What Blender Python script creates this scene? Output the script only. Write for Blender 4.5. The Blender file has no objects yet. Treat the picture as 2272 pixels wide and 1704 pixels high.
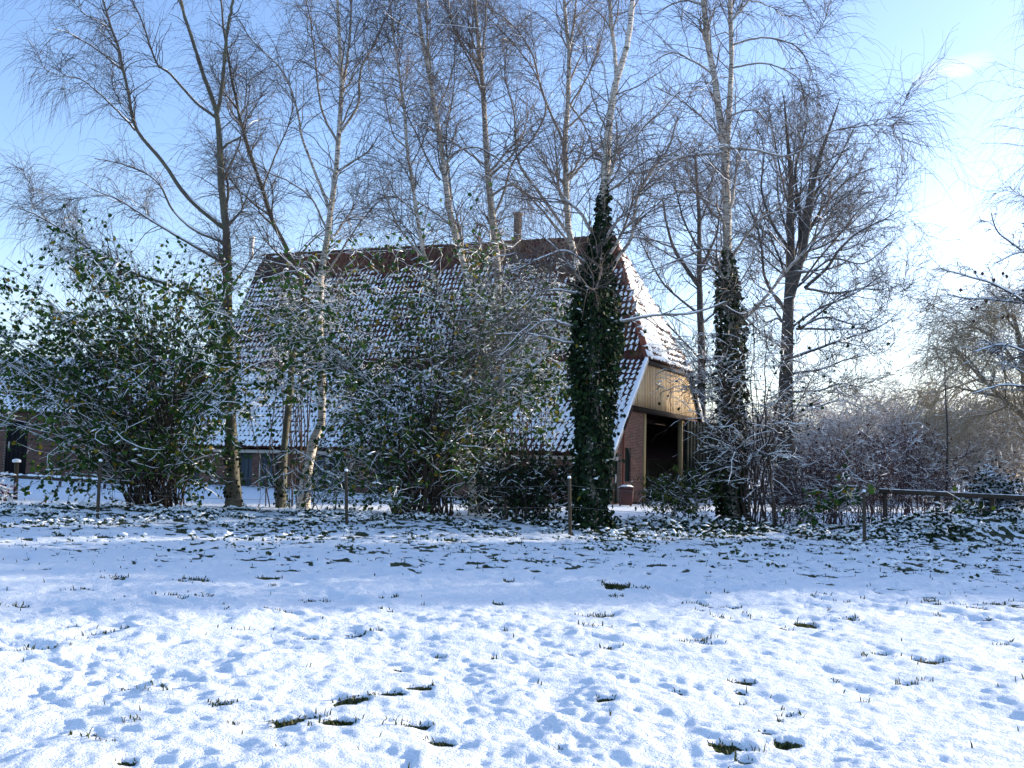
import bpy, math, time
import numpy as np
from mathutils import Matrix, Vector
T0 = time.time()
R = math.radians
scene = bpy.context.scene
COL = scene.collection

# ------------------------------------------------------------------ camera
FPX, CX, CY = 2200.0, 1136.0, 852.0            # focal length and centre in photograph pixels
EYE = 1.5
PITCH = math.atan(178.0 / FPX)
ROLL = R(1.4)
cp, sp, cr, sr = math.cos(PITCH), math.sin(PITCH), math.cos(ROLL), math.sin(ROLL)
FWD = np.array([0, cp, sp]); U0 = np.array([0, -sp, cp]); X0 = np.array([1.0, 0, 0])
RIGHT = cr * X0 + sr * U0
UP = cr * U0 - sr * X0
cam_d = bpy.data.cameras.new('camera')
cam_d.sensor_fit = 'HORIZONTAL'; cam_d.sensor_width = 36.0
cam_d.lens = 36.0 * FPX / 2272.0
cam_d.clip_start = 0.1; cam_d.clip_end = 9000.0
cam = bpy.data.objects.new('camera', cam_d); COL.objects.link(cam)
M = Matrix((( RIGHT[0], UP[0], -FWD[0], 0), (RIGHT[1], UP[1], -FWD[1], 0), (RIGHT[2], UP[2], -FWD[2], EYE), (0, 0, 0, 1)))
cam.matrix_world = M
scene.camera = cam

# ------------------------------------------------------------------ sky and sun
SUN_AZ, SUN_EL = 67.0, 11.5                    # azimuth clockwise from the view direction
world = bpy.data.worlds.new('World'); scene.world = world; world.use_nodes = True
wn, wl = world.node_tree.nodes, world.node_tree.links
wn.clear()
w_out = wn.new('ShaderNodeOutputWorld'); w_bg = wn.new('ShaderNodeBackground')
sky = wn.new('ShaderNodeTexSky'); sky.sky_type = 'NISHITA'; sky.sun_disc = False
sky.sun_elevation = R(SUN_EL); sky.sun_rotation = R(SUN_AZ)
sky.air_density = 1.0; sky.dust_density = 1.15; sky.ozone_density = 2.2; sky.altitude = 0
w_bg.inputs['Strength'].default_value = 0.15
SKY_TINT = (0.87, 0.88, 1.03)
def wmath(op, a, b=None, c=None, clamp=False):
    n = wn.new('ShaderNodeMath'); n.operation = op; n.use_clamp = clamp
    for i, v in enumerate((a, b, c)):
        if v is None: continue
        if isinstance(v, (int, float)): n.inputs[i].default_value = v
        else: wl.new(v, n.inputs[i])
    return n.outputs[0]
def pix_dir(px, py):
    d = FWD + RIGHT * (px - CX) / FPX + UP * (CY - py) / FPX
    return d / np.linalg.norm(d)
tc = wn.new('ShaderNodeTexCoord')
tint = wn.new('ShaderNodeMix'); tint.data_type = 'RGBA'; tint.blend_type = 'MULTIPLY'; tint.inputs[0].default_value = 1.0
wl.new(sky.outputs[0], tint.inputs[6]); tint.inputs[7].default_value = (*SKY_TINT, 1)
# a thin wisp of cloud high on the right and thin veils low over the horizon all round
ca = pix_dir(2010, 182); cb = pix_dir(2215, 122); cm = (ca + cb) / 2; cm /= np.linalg.norm(cm)
e1 = cb - ca; half = np.linalg.norm(e1) / 2; e1 /= np.linalg.norm(e1); e2 = np.cross(e1, cm); e2 /= np.linalg.norm(e2)
def wdot(v):
    n = wn.new('ShaderNodeVectorMath'); n.operation = 'DOT_PRODUCT'
    wl.new(tc.outputs['Generated'], n.inputs[0]); n.inputs[1].default_value = tuple(float(q) for q in v); return n.outputs['Value']
nz = wn.new('ShaderNodeTexNoise'); nz.inputs['Scale'].default_value = 38; nz.inputs['Detail'].default_value = 6
wl.new(tc.outputs['Generated'], nz.inputs['Vector'])
u = wmath('DIVIDE', wdot(e1), float(half)); v = wmath('DIVIDE', wdot(e2), 0.011)
jig = wmath('MULTIPLY_ADD', nz.outputs['Fac'], 2.4, -1.2)
v = wmath('ADD', v, jig)
rr = wmath('ADD', wmath('MULTIPLY', u, u), wmath('MULTIPLY', v, v))
fall = wmath('SUBTRACT', 1.0, rr, clamp=True)
front = wmath('GREATER_THAN', wdot(cm), 0.9)
wisp = wmath('MULTIPLY', wmath('MULTIPLY', fall, front), wmath('MULTIPLY_ADD', nz.outputs['Fac'], 1.5, -0.35, clamp=True))
wisp = wmath('MULTIPLY', wisp, 0.8)
nz2 = wn.new('ShaderNodeTexNoise'); nz2.inputs['Scale'].default_value = 3.0; nz2.inputs['Detail'].default_value = 5
mp = wn.new('ShaderNodeMapping'); mp.inputs['Scale'].default_value = (1, 1, 5)
wl.new(tc.outputs['Generated'], mp.inputs['Vector']); wl.new(mp.outputs[0], nz2.inputs['Vector'])
sepz = wn.new('ShaderNodeSeparateXYZ'); wl.new(tc.outputs['Generated'], sepz.inputs[0])
low = wmath('SUBTRACT', 1.0, wmath('DIVIDE', sepz.outputs['Z'], 0.42), clamp=True)
veil = wmath('MULTIPLY', wmath('MULTIPLY', low, low), wmath('MULTIPLY_ADD', nz2.outputs['Fac'], 1.6, -0.35, clamp=True))
veil = wmath('MULTIPLY', veil, 0.55)
cl = wmath('MAXIMUM', wisp, veil, clamp=True)
# cloud is lit by the same sky: lift the sky's own colour towards white at about its own brightness
bw = wn.new('ShaderNodeRGBToBW'); wl.new(tint.outputs[2], bw.inputs[0])
white = wn.new('ShaderNodeCombineColor')
bwb = wmath('MULTIPLY_ADD', bw.outputs[0], 1.35, 0.4)
for i in range(3): wl.new(bwb, white.inputs[i])
cmix = wn.new('ShaderNodeMix'); cmix.data_type = 'RGBA'
wl.new(cl, cmix.inputs[0]); wl.new(tint.outputs[2], cmix.inputs[6]); wl.new(white.outputs[0], cmix.inputs[7])
wl.new(cmix.outputs[2], w_bg.inputs['Color']); wl.new(w_bg.outputs[0], w_out.inputs['Surface'])

sun_d = bpy.data.lights.new('sun', 'SUN'); sun_d.energy = 3.3; sun_d.angle = R(1.0); sun_d.color = (1.0, 0.88, 0.74)
sun = bpy.data.objects.new('sun', sun_d); COL.objects.link(sun)
sdir = Vector((math.sin(R(SUN_AZ)) * math.cos(R(SUN_EL)), math.cos(R(SUN_AZ)) * math.cos(R(SUN_EL)), math.sin(R(SUN_EL))))
sun.rotation_euler = sdir.to_track_quat('Z', 'Y').to_euler()
sun.location = (40, 30, 30)
scene.view_settings.view_transform = 'Standard'; scene.view_settings.look = 'None'
scene.view_settings.exposure = 1.5; scene.view_settings.gamma = 1.0; scene.view_settings.use_curve_mapping = False
scene.render.engine = 'CYCLES'
scene.cycles.use_denoising = True
scene.cycles.max_bounces = 6; scene.cycles.diffuse_bounces = 3; scene.cycles.transparent_max_bounces = 6
scene.cycles.caustics_reflective = False; scene.cycles.caustics_refractive = False

# ------------------------------------------------------------------ pixel and numeric helpers
def W(px, py, D):
    """world point seen at photograph pixel (px, py), D metres ahead"""
    d = FWD + RIGHT * (px - CX) / FPX + UP * (CY - py) / FPX
    return np.array([0, 0, EYE]) + d * (D / d[1])
def hash2(ix, iy, seed):
    h = (ix.astype(np.int64) * 374761393 + iy.astype(np.int64) * 668265263 + seed * 1274126177) & 0xFFFFFFFF
    h = ((h ^ (h >> 13)) * 1274126177) & 0xFFFFFFFF
    return ((h ^ (h >> 16)) & 0xFFFFFF) / float(0xFFFFFF)
def vnoise(x, y, seed=0):
    ix, iy = np.floor(x), np.floor(y); fx, fy = x - ix, y - iy
    ux = fx * fx * fx * (fx * (fx * 6 - 15) + 10); uy = fy * fy * fy * (fy * (fy * 6 - 15) + 10)
    ix, iy = ix.astype(np.int64), iy.astype(np.int64)
    a, b, c, d = hash2(ix, iy, seed), hash2(ix + 1, iy, seed), hash2(ix, iy + 1, seed), hash2(ix + 1, iy + 1, seed)
    return a + (b - a) * ux + (c - a) * uy + (a - b - c + d) * ux * uy
def fbm(x, y, o=3, seed=0):
    s, a, t = 0, 1.0, 0
    for i in range(o):
        s = s + a * vnoise(x * 2 ** i + 17.3 * i, y * 2 ** i - 9.1 * i, seed + i); t += a; a *= 0.5
    return s / t
def sstep(a, b, x):
    t = np.clip((x - a) / (b - a), 0, 1); return t * t * (3 - 2 * t)
def norm(v):
    return v / np.maximum(np.linalg.norm(v, axis=-1, keepdims=True), 1e-9)

# ------------------------------------------------------------------ materials
MATS = {}
def new_mat(name):
    m = bpy.data.materials.new(name); m.use_nodes = True; m.node_tree.nodes.clear(); MATS[name] = m
    return m, m.node_tree.nodes, m.node_tree.links
class NB:
    def __init__(s, name):
        s.m, s.n, s.l = new_mat(name)
        s.out = s.n.new('ShaderNodeOutputMaterial'); s.b = s.n.new('ShaderNodeBsdfPrincipled')
        s.l.new(s.b.outputs[0], s.out.inputs[0]); s.b.inputs['Specular IOR Level'].default_value = 0.25
        s.tc = s.n.new('ShaderNodeTexCoord')
    def noise(s, scale, detail=4, vec=None, stretch=None, rough=0.55):
        n = s.n.new('ShaderNodeTexNoise'); n.inputs['Scale'].default_value = scale; n.inputs['Detail'].default_value = detail
        n.inputs['Roughness'].default_value = rough
        v = vec or s.tc.outputs['Object']
        if stretch:
            mp = s.n.new('ShaderNodeMapping'); mp.inputs['Scale'].default_value = stretch; s.l.new(v, mp.inputs[0]); v = mp.outputs[0]
        s.l.new(v, n.inputs['Vector']); return n.outputs['Fac']
    def ramp(s, fac, stops, interp='LINEAR'):
        r = s.n.new('ShaderNodeValToRGB'); r.color_ramp.interpolation = interp
        e = r.color_ramp.elements
        while len(e) < len(stops): e.new(0.5)
        for el, (p, c) in zip(e, stops): el.position = p; el.color = (*c, 1)
        s.l.new(fac, r.inputs[0]); return r.outputs[0]
    def mix(s, fac, a, b, blend='MIX'):
        n = s.n.new('ShaderNodeMix'); n.data_type = 'RGBA'; n.blend_type = blend
        for i, v in ((0, fac), (6, a), (7, b)):
            if isinstance(v, (int, float)): n.inputs[i].default_value = v
            elif isinstance(v, tuple): n.inputs[i].default_value = (*v, 1)
            else: s.l.new(v, n.inputs[i])
        return n.outputs[2]
    def math(s, op, a, b=None, clamp=False):
        n = s.n.new('ShaderNodeMath'); n.operation = op; n.use_clamp = clamp
        for i, v in enumerate((a, b)):
            if v is None: continue
            if isinstance(v, (int, float)): n.inputs[i].default_value = v
            else: s.l.new(v, n.inputs[i])
        return n.outputs[0]
    def attr(s, name):
        n = s.n.new('ShaderNodeAttribute'); n.attribute_name = name; return n.outputs['Fac']
    def rnd(s):
        return s.n.new('ShaderNodeObjectInfo').outputs['Random']
    def color(s, c):
        if isinstance(c, tuple): s.b.inputs['Base Color'].default_value = (*c, 1)
        else: s.l.new(c, s.b.inputs['Base Color'])
    def rough(s, r): s.b.inputs['Roughness'].default_value = r
    def bump(s, h, strength=0.3, dist=0.02):
        n = s.n.new('ShaderNodeBump'); n.inputs['Strength'].default_value = strength; n.inputs['Distance'].default_value = dist
        s.l.new(h, n.inputs['Height']); s.l.new(n.outputs[0], s.b.inputs['Normal'])
    def translucent(s, col, fac):
        t = s.n.new('ShaderNodeBsdfTranslucent'); mx = s.n.new('ShaderNodeMixShader'); mx.inputs[0].default_value = fac
        if isinstance(col, tuple): t.inputs[0].default_value = (*col, 1)
        else: s.l.new(col, t.inputs[0])
        s.l.new(s.b.outputs[0], mx.inputs[1]); s.l.new(t.outputs[0], mx.inputs[2]); s.l.new(mx.outputs[0], s.out.inputs[0])

SNOW = (0.84, 0.87, 0.92)
b = NB('snow_ground')
n1 = b.noise(2.5, 5); g_att = b.attr('grass')
snowc = b.mix(n1, (0.865, 0.915, 0.93), (0.905, 0.945, 0.955))
gn = b.noise(9, 6); grassc = b.ramp(gn, [(0.3, (0.018, 0.028, 0.009)), (0.55, (0.045, 0.062, 0.018)), (0.75, (0.10, 0.085, 0.04))])
gm = b.math('ADD', g_att, b.math('MULTIPLY', b.math('SUBTRACT', b.noise(26, 5), 0.5), 0.7))
gm = b.ramp(gm, [(0.46, (0, 0, 0)), (0.56, (1, 1, 1))])
b.color(b.mix(gm, snowc, grassc)); b.rough(0.62)
b.bump(b.math('ADD', b.noise(13, 7, rough=0.66), b.math('MULTIPLY', b.noise(80, 3), 0.3)), 0.75, 0.05)
b = NB('snow'); n1 = b.noise(14, 4); b.color(b.mix(n1, (0.865, 0.915, 0.93), (0.905, 0.945, 0.955))); b.rough(0.6); b.bump(b.noise(40, 3), 0.3, 0.02)

def bark(name, thick_a, thick_b, thin, streak, lent=0.0):
    b = NB(name); rad = b.attr('rad')
    n = b.noise(5, 6, stretch=(1, 1, streak)); c = b.mix(n, thick_a, thick_b)
    if lent:
        ln = b.noise(9, 5, stretch=(0.6, 0.6, 4.5)); lm = b.ramp(ln, [(0.535, (0, 0, 0)), (0.575, (1, 1, 1))])
        c = b.mix(b.math('MULTIPLY', lm, lent), c, (0.035, 0.03, 0.027))
        gr = b.ramp(b.noise(1.1, 4), [(0.45, (0, 0, 0)), (0.7, (1, 1, 1))]); c = b.mix(b.math('MULTIPLY', gr, 0.45), c, (0.16, 0.17, 0.10))
    t = b.ramp(rad, [(0.012, (0, 0, 0)), (0.05, (1, 1, 1))])
    c = b.mix(t, thin, c); b.color(c); b.rough(0.85); b.bump(b.noise(22, 5, stretch=(1, 1, 0.4)), 0.5, 0.02)
bark('bark_birch', (0.62, 0.57, 0.50), (0.42, 0.38, 0.32), (0.135, 0.112, 0.098), 3.0, 0.92)
bark('bark_birch_dark', (0.070, 0.070, 0.050), (0.125, 0.112, 0.085), (0.11, 0.092, 0.080), 1.5, 0.35)
bark('bark_oak', (0.045, 0.043, 0.040), (0.075, 0.070, 0.064), (0.105, 0.090, 0.080), 0.3)
bark('bark_shrub', (0.075, 0.062, 0.045), (0.11, 0.09, 0.065), (0.045, 0.032, 0.025), 0.4)
bark('bark_red', (0.11, 0.075, 0.066), (0.13, 0.095, 0.08), (0.125, 0.072, 0.066), 0.4)
bark('bark_grey', (0.26, 0.23, 0.21), (0.30, 0.26, 0.235), (0.36, 0.31, 0.275), 0.4)
bark('bark_willow', (0.16, 0.14, 0.11), (0.20, 0.17, 0.13), (0.36, 0.31, 0.21), 0.4)
def leafmat(name, stops, tr=0.3):
    b = NB(name); c = b.ramp(b.attr('tint'), stops); b.color(c); b.rough(0.6); b.b.inputs['Specular IOR Level'].default_value = 0.12; b.translucent(c, tr)
leafmat('leaf_hazel', [(0.0, (0.016, 0.045, 0.013)), (0.55, (0.042, 0.105, 0.022)), (0.88, (0.085, 0.155, 0.028)), (0.94, (0.20, 0.19, 0.02)), (1.0, (0.34, 0.20, 0.02))])
leafmat('leaf_ivy', [(0.0, (0.005, 0.013, 0.006)), (0.6, (0.011, 0.027, 0.011)), (0.985, (0.03, 0.06, 0.016)), (1.0, (0.22, 0.17, 0.02))], 0.12)
leafmat('leaf_brown', [(0.0, (0.04, 0.018, 0.014)), (0.6, (0.075, 0.034, 0.024)), (1.0, (0.12, 0.065, 0.035))], 0.25)
leafmat('leaf_red', [(0.0, (0.09, 0.008, 0.02)), (1.0, (0.22, 0.02, 0.05))], 0.25)
leafmat('leaf_bamboo', [(0.0, (0.03, 0.06, 0.012)), (0.7, (0.07, 0.12, 0.02)), (1.0, (0.16, 0.15, 0.03))], 0.3)
leafmat('grass_blade', [(0.0, (0.016, 0.032, 0.008)), (0.6, (0.045, 0.070, 0.016)), (1.0, (0.14, 0.11, 0.05))], 0.3)
leafmat('weed_leaf', [(0.0, (0.012, 0.032, 0.012)), (0.7, (0.03, 0.06, 0.018)), (1.0, (0.07, 0.08, 0.03))], 0.2)
b = NB('roof_tile'); t = b.math('FRACT', b.math('ADD', b.attr('tint'), b.rnd()))
c = b.ramp(t, [(0, (0.040, 0.015, 0.014)), (0.5, (0.068, 0.023, 0.018)), (0.85, (0.095, 0.036, 0.026)), (1, (0.035, 0.020, 0.020))])
ms = b.ramp(b.noise(1.6, 6), [(0.52, (0, 0, 0)), (0.68, (1, 1, 1))]); c = b.mix(b.math('MULTIPLY', ms, 0.6), c, (0.11, 0.085, 0.03)); b.color(c); b.rough(0.8); b.bump(b.noise(30, 4), 0.3, 0.02)
b = NB('ridge_tile'); c = b.ramp(b.rnd(), [(0, (0.20, 0.045, 0.028)), (0.5, (0.27, 0.075, 0.045)), (1, (0.15, 0.04, 0.03))])
c = b.mix(b.math('MULTIPLY', b.noise(7, 5), 0.5), c, (0.13, 0.10, 0.06)); b.color(c); b.rough(0.8)
b = NB('roof_deck'); b.color(b.mix(b.noise(3, 4), (0.03, 0.014, 0.011), (0.055, 0.022, 0.016))); b.rough(0.9)
b = NB('brick'); t = b.math('FRACT', b.math('ADD', b.attr('tint'), b.rnd()))
c = b.ramp(t, [(0, (0.10, 0.042, 0.033)), (0.35, (0.17, 0.070, 0.052)), (0.7, (0.21, 0.098, 0.070)), (0.9, (0.075, 0.042, 0.042)), (1, (0.13, 0.075, 0.06))])
c = b.mix(b.math('MULTIPLY', b.noise(2.2, 5), 0.45), c, (0.09, 0.075, 0.06)); b.color(c); b.rough(0.9); b.bump(b.noise(45, 4), 0.4, 0.01)
b = NB('mortar'); b.color(b.mix(b.noise(4, 5), (0.20, 0.165, 0.13), (0.33, 0.28, 0.23))); b.rough(0.95); b.bump(b.noise(60, 3), 0.3, 0.01)
b = NB('gable_plank'); c = b.ramp(b.rnd(), [(0, (0.52, 0.36, 0.17)), (0.4, (0.64, 0.50, 0.30)), (0.75, (0.42, 0.29, 0.15)), (1, (0.68, 0.54, 0.34))])
st = b.noise(7, 6, stretch=(6, 6, 0.35)); c = b.mix(b.math('MULTIPLY', b.ramp(st, [(0.35, (0, 0, 0)), (0.65, (1, 1, 1))]), 0.75), c, (0.13, 0.08, 0.045)); b.color(c); b.rough(0.85); b.bump(st, 0.4, 0.02)
def wood(name, a, c2, st=(5, 5, 0.4), rough=0.85):
    b = NB(name); n = b.noise(6, 6, stretch=st); b.color(b.mix(n, a, c2)); b.rough(rough); b.b.inputs['Specular IOR Level'].default_value = 0.06; b.bump(n, 0.4, 0.015)
wood('post_wood', (0.05, 0.042, 0.03), (0.09, 0.075, 0.055)); wood('rail_wood', (0.045, 0.036, 0.028), (0.075, 0.062, 0.05), (0.4, 5, 5))
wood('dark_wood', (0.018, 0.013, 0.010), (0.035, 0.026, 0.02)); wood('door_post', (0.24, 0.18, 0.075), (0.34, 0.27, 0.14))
wood('pale_trim', (0.40, 0.37, 0.31), (0.52, 0.49, 0.43)); wood('white_paint', (0.55, 0.56, 0.55), (0.68, 0.68, 0.66))
wood('grey_door', (0.050, 0.066, 0.078), (0.075, 0.092, 0.105)); wood('green_door', (0.006, 0.010, 0.008), (0.012, 0.018, 0.015)); wood('black_door', (0.010, 0.010, 0.011), (0.02, 0.019, 0.02))
wood('pipe_grey', (0.16, 0.16, 0.17), (0.22, 0.22, 0.23)); wood('pipe_red', (0.16, 0.06, 0.045), (0.22, 0.09, 0.07)); wood('lead', (0.045, 0.048, 0.055), (0.07, 0.075, 0.085))
wood('chimney_stone', (0.06, 0.048, 0.044), (0.11, 0.088, 0.078)); wood('bin_brown', (0.075, 0.038, 0.034), (0.10, 0.05, 0.045), rough=0.5); wood('earth', (0.035, 0.026, 0.018), (0.06, 0.045, 0.03)); wood('wire', (0.12, 0.12, 0.12), (0.18, 0.17, 0.16)); wood('cone', (0.05, 0.03, 0.025), (0.08, 0.05, 0.04))
b = NB('glass'); b.color((0.05, 0.065, 0.08)); b.rough(0.08); b.b.inputs['Specular IOR Level'].default_value = 0.6

# ------------------------------------------------------------------ mesh building
def mk(name, V, faces, mat, parent=None, base=None, attrs=None, smooth=False, kind=None):
    """one mesh object; V in world coordinates, base = origin of the thing"""
    V = np.asarray(V, np.float64)
    if base is None and parent is not None: base = np.array(parent['_b'])
    if base is None: base = np.zeros(3)
    base = np.asarray(base, float)
    me = bpy.data.meshes.new(name)
    fs = [np.asarray(f, np.int32) for f in (faces if isinstance(faces, list) else [faces]) if len(f)]
    me.vertices.add(len(V)); me.vertices.foreach_set('co', (V - base).astype(np.float32).ravel())
    nl = sum(f.size for f in fs); npoly = sum(len(f) for f in fs)
    me.loops.add(nl); me.loops.foreach_set('vertex_index', np.concatenate([f.ravel() for f in fs]))
    me.polygons.add(npoly)
    starts, o = [], 0
    for f in fs:
        starts.append(o + np.arange(len(f)) * f.shape[1]); o += f.size
    me.polygons.foreach_set('loop_start', np.concatenate(starts).astype(np.int32))
    if smooth: me.polygons.foreach_set('use_smooth', np.ones(npoly, bool))
    for k, a in (attrs or {}).items():
        at = me.attributes.new(k, 'FLOAT', 'POINT'); at.data.foreach_set('value', np.asarray(a, np.float32).ravel())
    me.update(calc_edges=True)
    me.materials.append(MATS[mat])
    ob = bpy.data.objects.new(name, me); COL.objects.link(ob)
    if parent is not None:
        ob.parent = parent
        pb = np.array(parent['_b']); ob.location = tuple(base - pb)
    else: ob.location = tuple(base)
    ob['_b'] = [float(q) for q in base]
    if kind: ob['kind'] = kind
    return ob
def tag(o, label, cat, group=None, kind=None):
    o['label'] = label; o['category'] = cat
    if group: o['group'] = group
    if kind: o['kind'] = kind
    return o
def thing(name, base, label, cat, group=None):
    o = bpy.data.objects.new(name, None); COL.objects.link(o); o.empty_display_size = 0.3
    o.location = tuple(float(q) for q in base); o['_b'] = [float(q) for q in base]
    return tag(o, label, cat, group)

def tube(P, rad, k=5, cap=True):
    """P (N,S,3), rad (N,S) -> verts, quads, per-vertex radius"""
    P = np.asarray(P, float); rad = np.broadcast_to(rad, P.shape[:2])
    N, S = P.shape[:2]
    t = norm(np.gradient(P, axis=1))
    ch = P[:, -1] - P[:, 0]; ref = np.stack([-ch[:, 1], ch[:, 0], np.zeros(N)], 1)
    bad = np.linalg.norm(ref, axis=1) < 0.03 * np.linalg.norm(ch, axis=1) + 1e-6
    ref[bad] = (1.0, 0.2, 0); ref = norm(ref)[:, None, :]
    uu = norm(ref - (ref * t).sum(-1, keepdims=True) * t); vv = np.cross(t, uu)
    a = np.arange(k) * 2 * math.pi / k
    V = P[:, :, None, :] + rad[:, :, None, None] * (uu[:, :, None, :] * np.cos(a)[None, None, :, None] + vv[:, :, None, :] * np.sin(a)[None, None, :, None])
    idx = np.arange(N * S * k).reshape(N, S, k); nx = np.roll(idx, -1, axis=2)
    Q = np.stack([idx[:, :-1], nx[:, :-1], nx[:, 1:], idx[:, 1:]], -1).reshape(-1, 4)
    return V.reshape(-1, 3), Q, np.repeat(rad.ravel(), k)
def join(parts):
    """parts: list of (V, F, attr) with equal face sizes"""
    Vs, Fs, As, o = [], [], [], 0
    for V, F, A in parts:
        if len(V) == 0: continue
        Vs.append(V); Fs.append(F + o); As.append(A); o += len(V)
    return np.concatenate(Vs), np.concatenate(Fs), np.concatenate(As)
def stamp(TV, TF, O, B):
    """template verts (n,3) placed at O (N,3) with basis rows B (N,3,3): world = O + TV @ B"""
    V = O[:, None, :] + np.einsum('vk,nkj->nvj', TV, B)
    F = TF[None] + (np.arange(len(O)) * len(TV))[:, None, None]
    return V.reshape(-1, 3), F.reshape(-1, TF.shape[1])
BOXV = np.array([[x, y, z] for z in (0, 1) for y in (0, 1) for x in (0, 1)], float)
BOXF = np.array([[0, 2, 3, 1], [4, 5, 7, 6], [0, 1, 5, 4], [2, 6, 7, 3], [0, 4, 6, 2], [1, 3, 7, 5]])
def box(o, a, b_, c):
    """box from corner o along the three edge vectors"""
    return np.asarray(o) + BOXV @ np.array([a, b_, c], float)
def box_obj(name, o, a, b_, c, mat, parent, kind=None):
    return mk(name, box(o, a, b_, c), BOXF, mat, parent, base=np.asarray(o, float), kind=kind)
def bevel_box_obj(name, o, a, b_, c, mat, parent, w=0.02, base=None):
    """box with chamfered long edges (octagonal section across a,b) along c"""
    a, b_, c = (np.asarray(q, float) for q in (a, b_, c)); la, lb = np.linalg.norm(a), np.linalg.norm(b_); wa, wb = w / la, w / lb
    uv = [(wa, 0), (1 - wa, 0), (1, wb), (1, 1 - wb), (1 - wa, 1), (wa, 1), (0, 1 - wb), (0, wb)]
    ring = np.array([np.asarray(o, float) + u * a + v * b_ for u, v in uv])
    V = np.concatenate([ring, ring + c]); n = 8
    Q = np.array([[i, (i + 1) % n, n + (i + 1) % n, n + i] for i in range(n)])
    return mk(name, V, [Q, np.array([list(range(n - 1, -1, -1)), list(range(n, 2 * n))])], mat, parent, base=np.asarray(o, float) if base is None else base)

def smooth_line(pts, S):
    """Catmull-Rom through pts, S samples evenly by length"""
    p = np.asarray(pts, float)
    if len(p) == 2: return p[0] + (p[1] - p[0]) * np.linspace(0, 1, S)[:, None]
    q = np.vstack([2 * p[0] - p[1], p, 2 * p[-1] - p[-2]]); out = []
    for i in range(1, len(q) - 2):
        t = np.linspace(0, 1, 9)[:-1, None]; a, b2, c, d = q[i - 1], q[i], q[i + 1], q[i + 2]
        out.append(0.5 * (2 * b2 + (c - a) * t + (2 * a - 5 * b2 + 4 * c - d) * t ** 2 + (3 * b2 - a - 3 * c + d) * t ** 3))
    o = np.vstack(out + [p[-1:]]); L = np.r_[0, np.cumsum(np.linalg.norm(np.diff(o, axis=0), axis=1))]
    s = np.linspace(0, L[-1], S); return np.stack([np.interp(s, L, o[:, k]) for k in range(3)], 1)
def grow(O, Dr, L, S, wander, trop, rng, tropgrow=0.0):
    """vectorised branch growth -> (N,S,3)"""
    P = [O]; d = norm(Dr); o = O
    for i in range(S - 1):
        f = 1 + tropgrow * i
        d = norm(d + rng.normal(size=d.shape) * wander + trop * f); o = o + d * (L / (S - 1))[:, None]; P.append(o)
    return np.stack(P, 1)
def spawn(P, Rd, M_, u0, u1, ang, rng, bias=None, upow=1.0):
    """M_ children on the parents P (N,S,3); returns origin, direction, parent length, parent radius there, u"""
    N, S = P.shape[:2]; seg = np.linalg.norm(np.diff(P, axis=1), axis=2).sum(1)
    w = seg if bias is None else seg * bias
    pi = rng.choice(N, M_, p=w / w.sum()); uu = u0 + (u1 - u0) * rng.random(M_) ** upow
    f = uu * (S - 1); i = np.minimum(f.astype(int), S - 2); fr = (f - i)[:, None]
    O = P[pi, i] * (1 - fr) + P[pi, i + 1] * fr; t = norm(P[pi, i + 1] - P[pi, i])
    r = rng.normal(size=(M_, 3)); r = norm(r - (r * t).sum(1, keepdims=True) * t)
    a = rng.normal(ang, 0.18, M_)[:, None]
    rr = Rd[pi, i] * (1 - fr[:, 0]) + Rd[pi, i + 1] * fr[:, 0]
    return O, t * np.cos(a) + r * np.sin(a), seg[pi], rr, uu
def snow_on(P, Rd, rng, k=4, amount=1.0, patch=0.35):
    """ridge of snow lying on the upper side of branches, thin on steep ones"""
    t = norm(np.gradient(P, axis=1)); hz = np.sqrt(np.maximum(0, 1 - t[..., 2] ** 2))
    g = rng.random((P.shape[0], 1)) + 0.5 * rng.random(P.shape[:2])
    lie = sstep(0.35, 0.8, hz) * (g > patch)
    lie[:, 0] = 0; lie[:, -1] *= 0.3
    rs = (Rd * 0.78 + 0.004) * lie * amount
    Q = P.copy(); Q[..., 2] += (Rd * 0.62 + 0.003) * (lie > 0)
    V, F, _ = tube(Q, np.maximum(rs, 0.0004), k)
    keep = (rs > 0.001)
    kk = (keep[:, :-1] | keep[:, 1:])
    F = F[np.repeat(kk.ravel(), k)]
    used = np.unique(F); remap = np.full(len(V), -1); remap[used] = np.arange(len(used))
    return V[used], remap[F], np.zeros(len(used))
LEAFV = np.array([[0, 0, 0], [0.42, 0.30, 0.07], [0.36, 0.75, 0.05], [0, 1.05, -0.04], [-0.36, 0.75, 0.05], [-0.42, 0.30, 0.07]])
LEAFF = np.array([[0, 1, 2, 3], [0, 3, 4, 5]])
SLIMV = np.array([[0, 0, 0], [0.10, 0.35, 0.01], [0, 1.0, -0.1], [-0.10, 0.35, 0.01]]); SLIMF = np.array([[0, 1, 2, 3]])
def leaves(O, size, rng, hang=0.6, TV=LEAFV, TF=LEAFF, out=None):
    """leaf blades at O, drooping by hang; returns V,F,tint"""
    N = len(O); a = rng.random(N) * 2 * math.pi
    yv = np.stack([np.cos(a), np.sin(a), -hang * (0.6 + 0.8 * rng.random(N))], 1)
    if out is not None: yv = yv * 0.6 + out
    yv = norm(yv); r = rng.normal(size=(N, 3)); xv = norm(np.cross(yv, r)); zv = np.cross(xv, yv)
    s = (size * (0.65 + 0.7 * rng.random(N)))[:, None, None]
    V, F = stamp(TV, TF, O, np.stack([xv, yv, zv], 1) * s)
    return V, F, np.repeat(rng.random(N), len(TV))
BLOBV = np.array([[1, 0, 0], [0.3, 0.9, 0], [-0.8, 0.55, 0], [-0.85, -0.5, 0], [0.25, -0.95, 0], [0.1, 0, 0.62], [0, 0, -0.25]])
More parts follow.
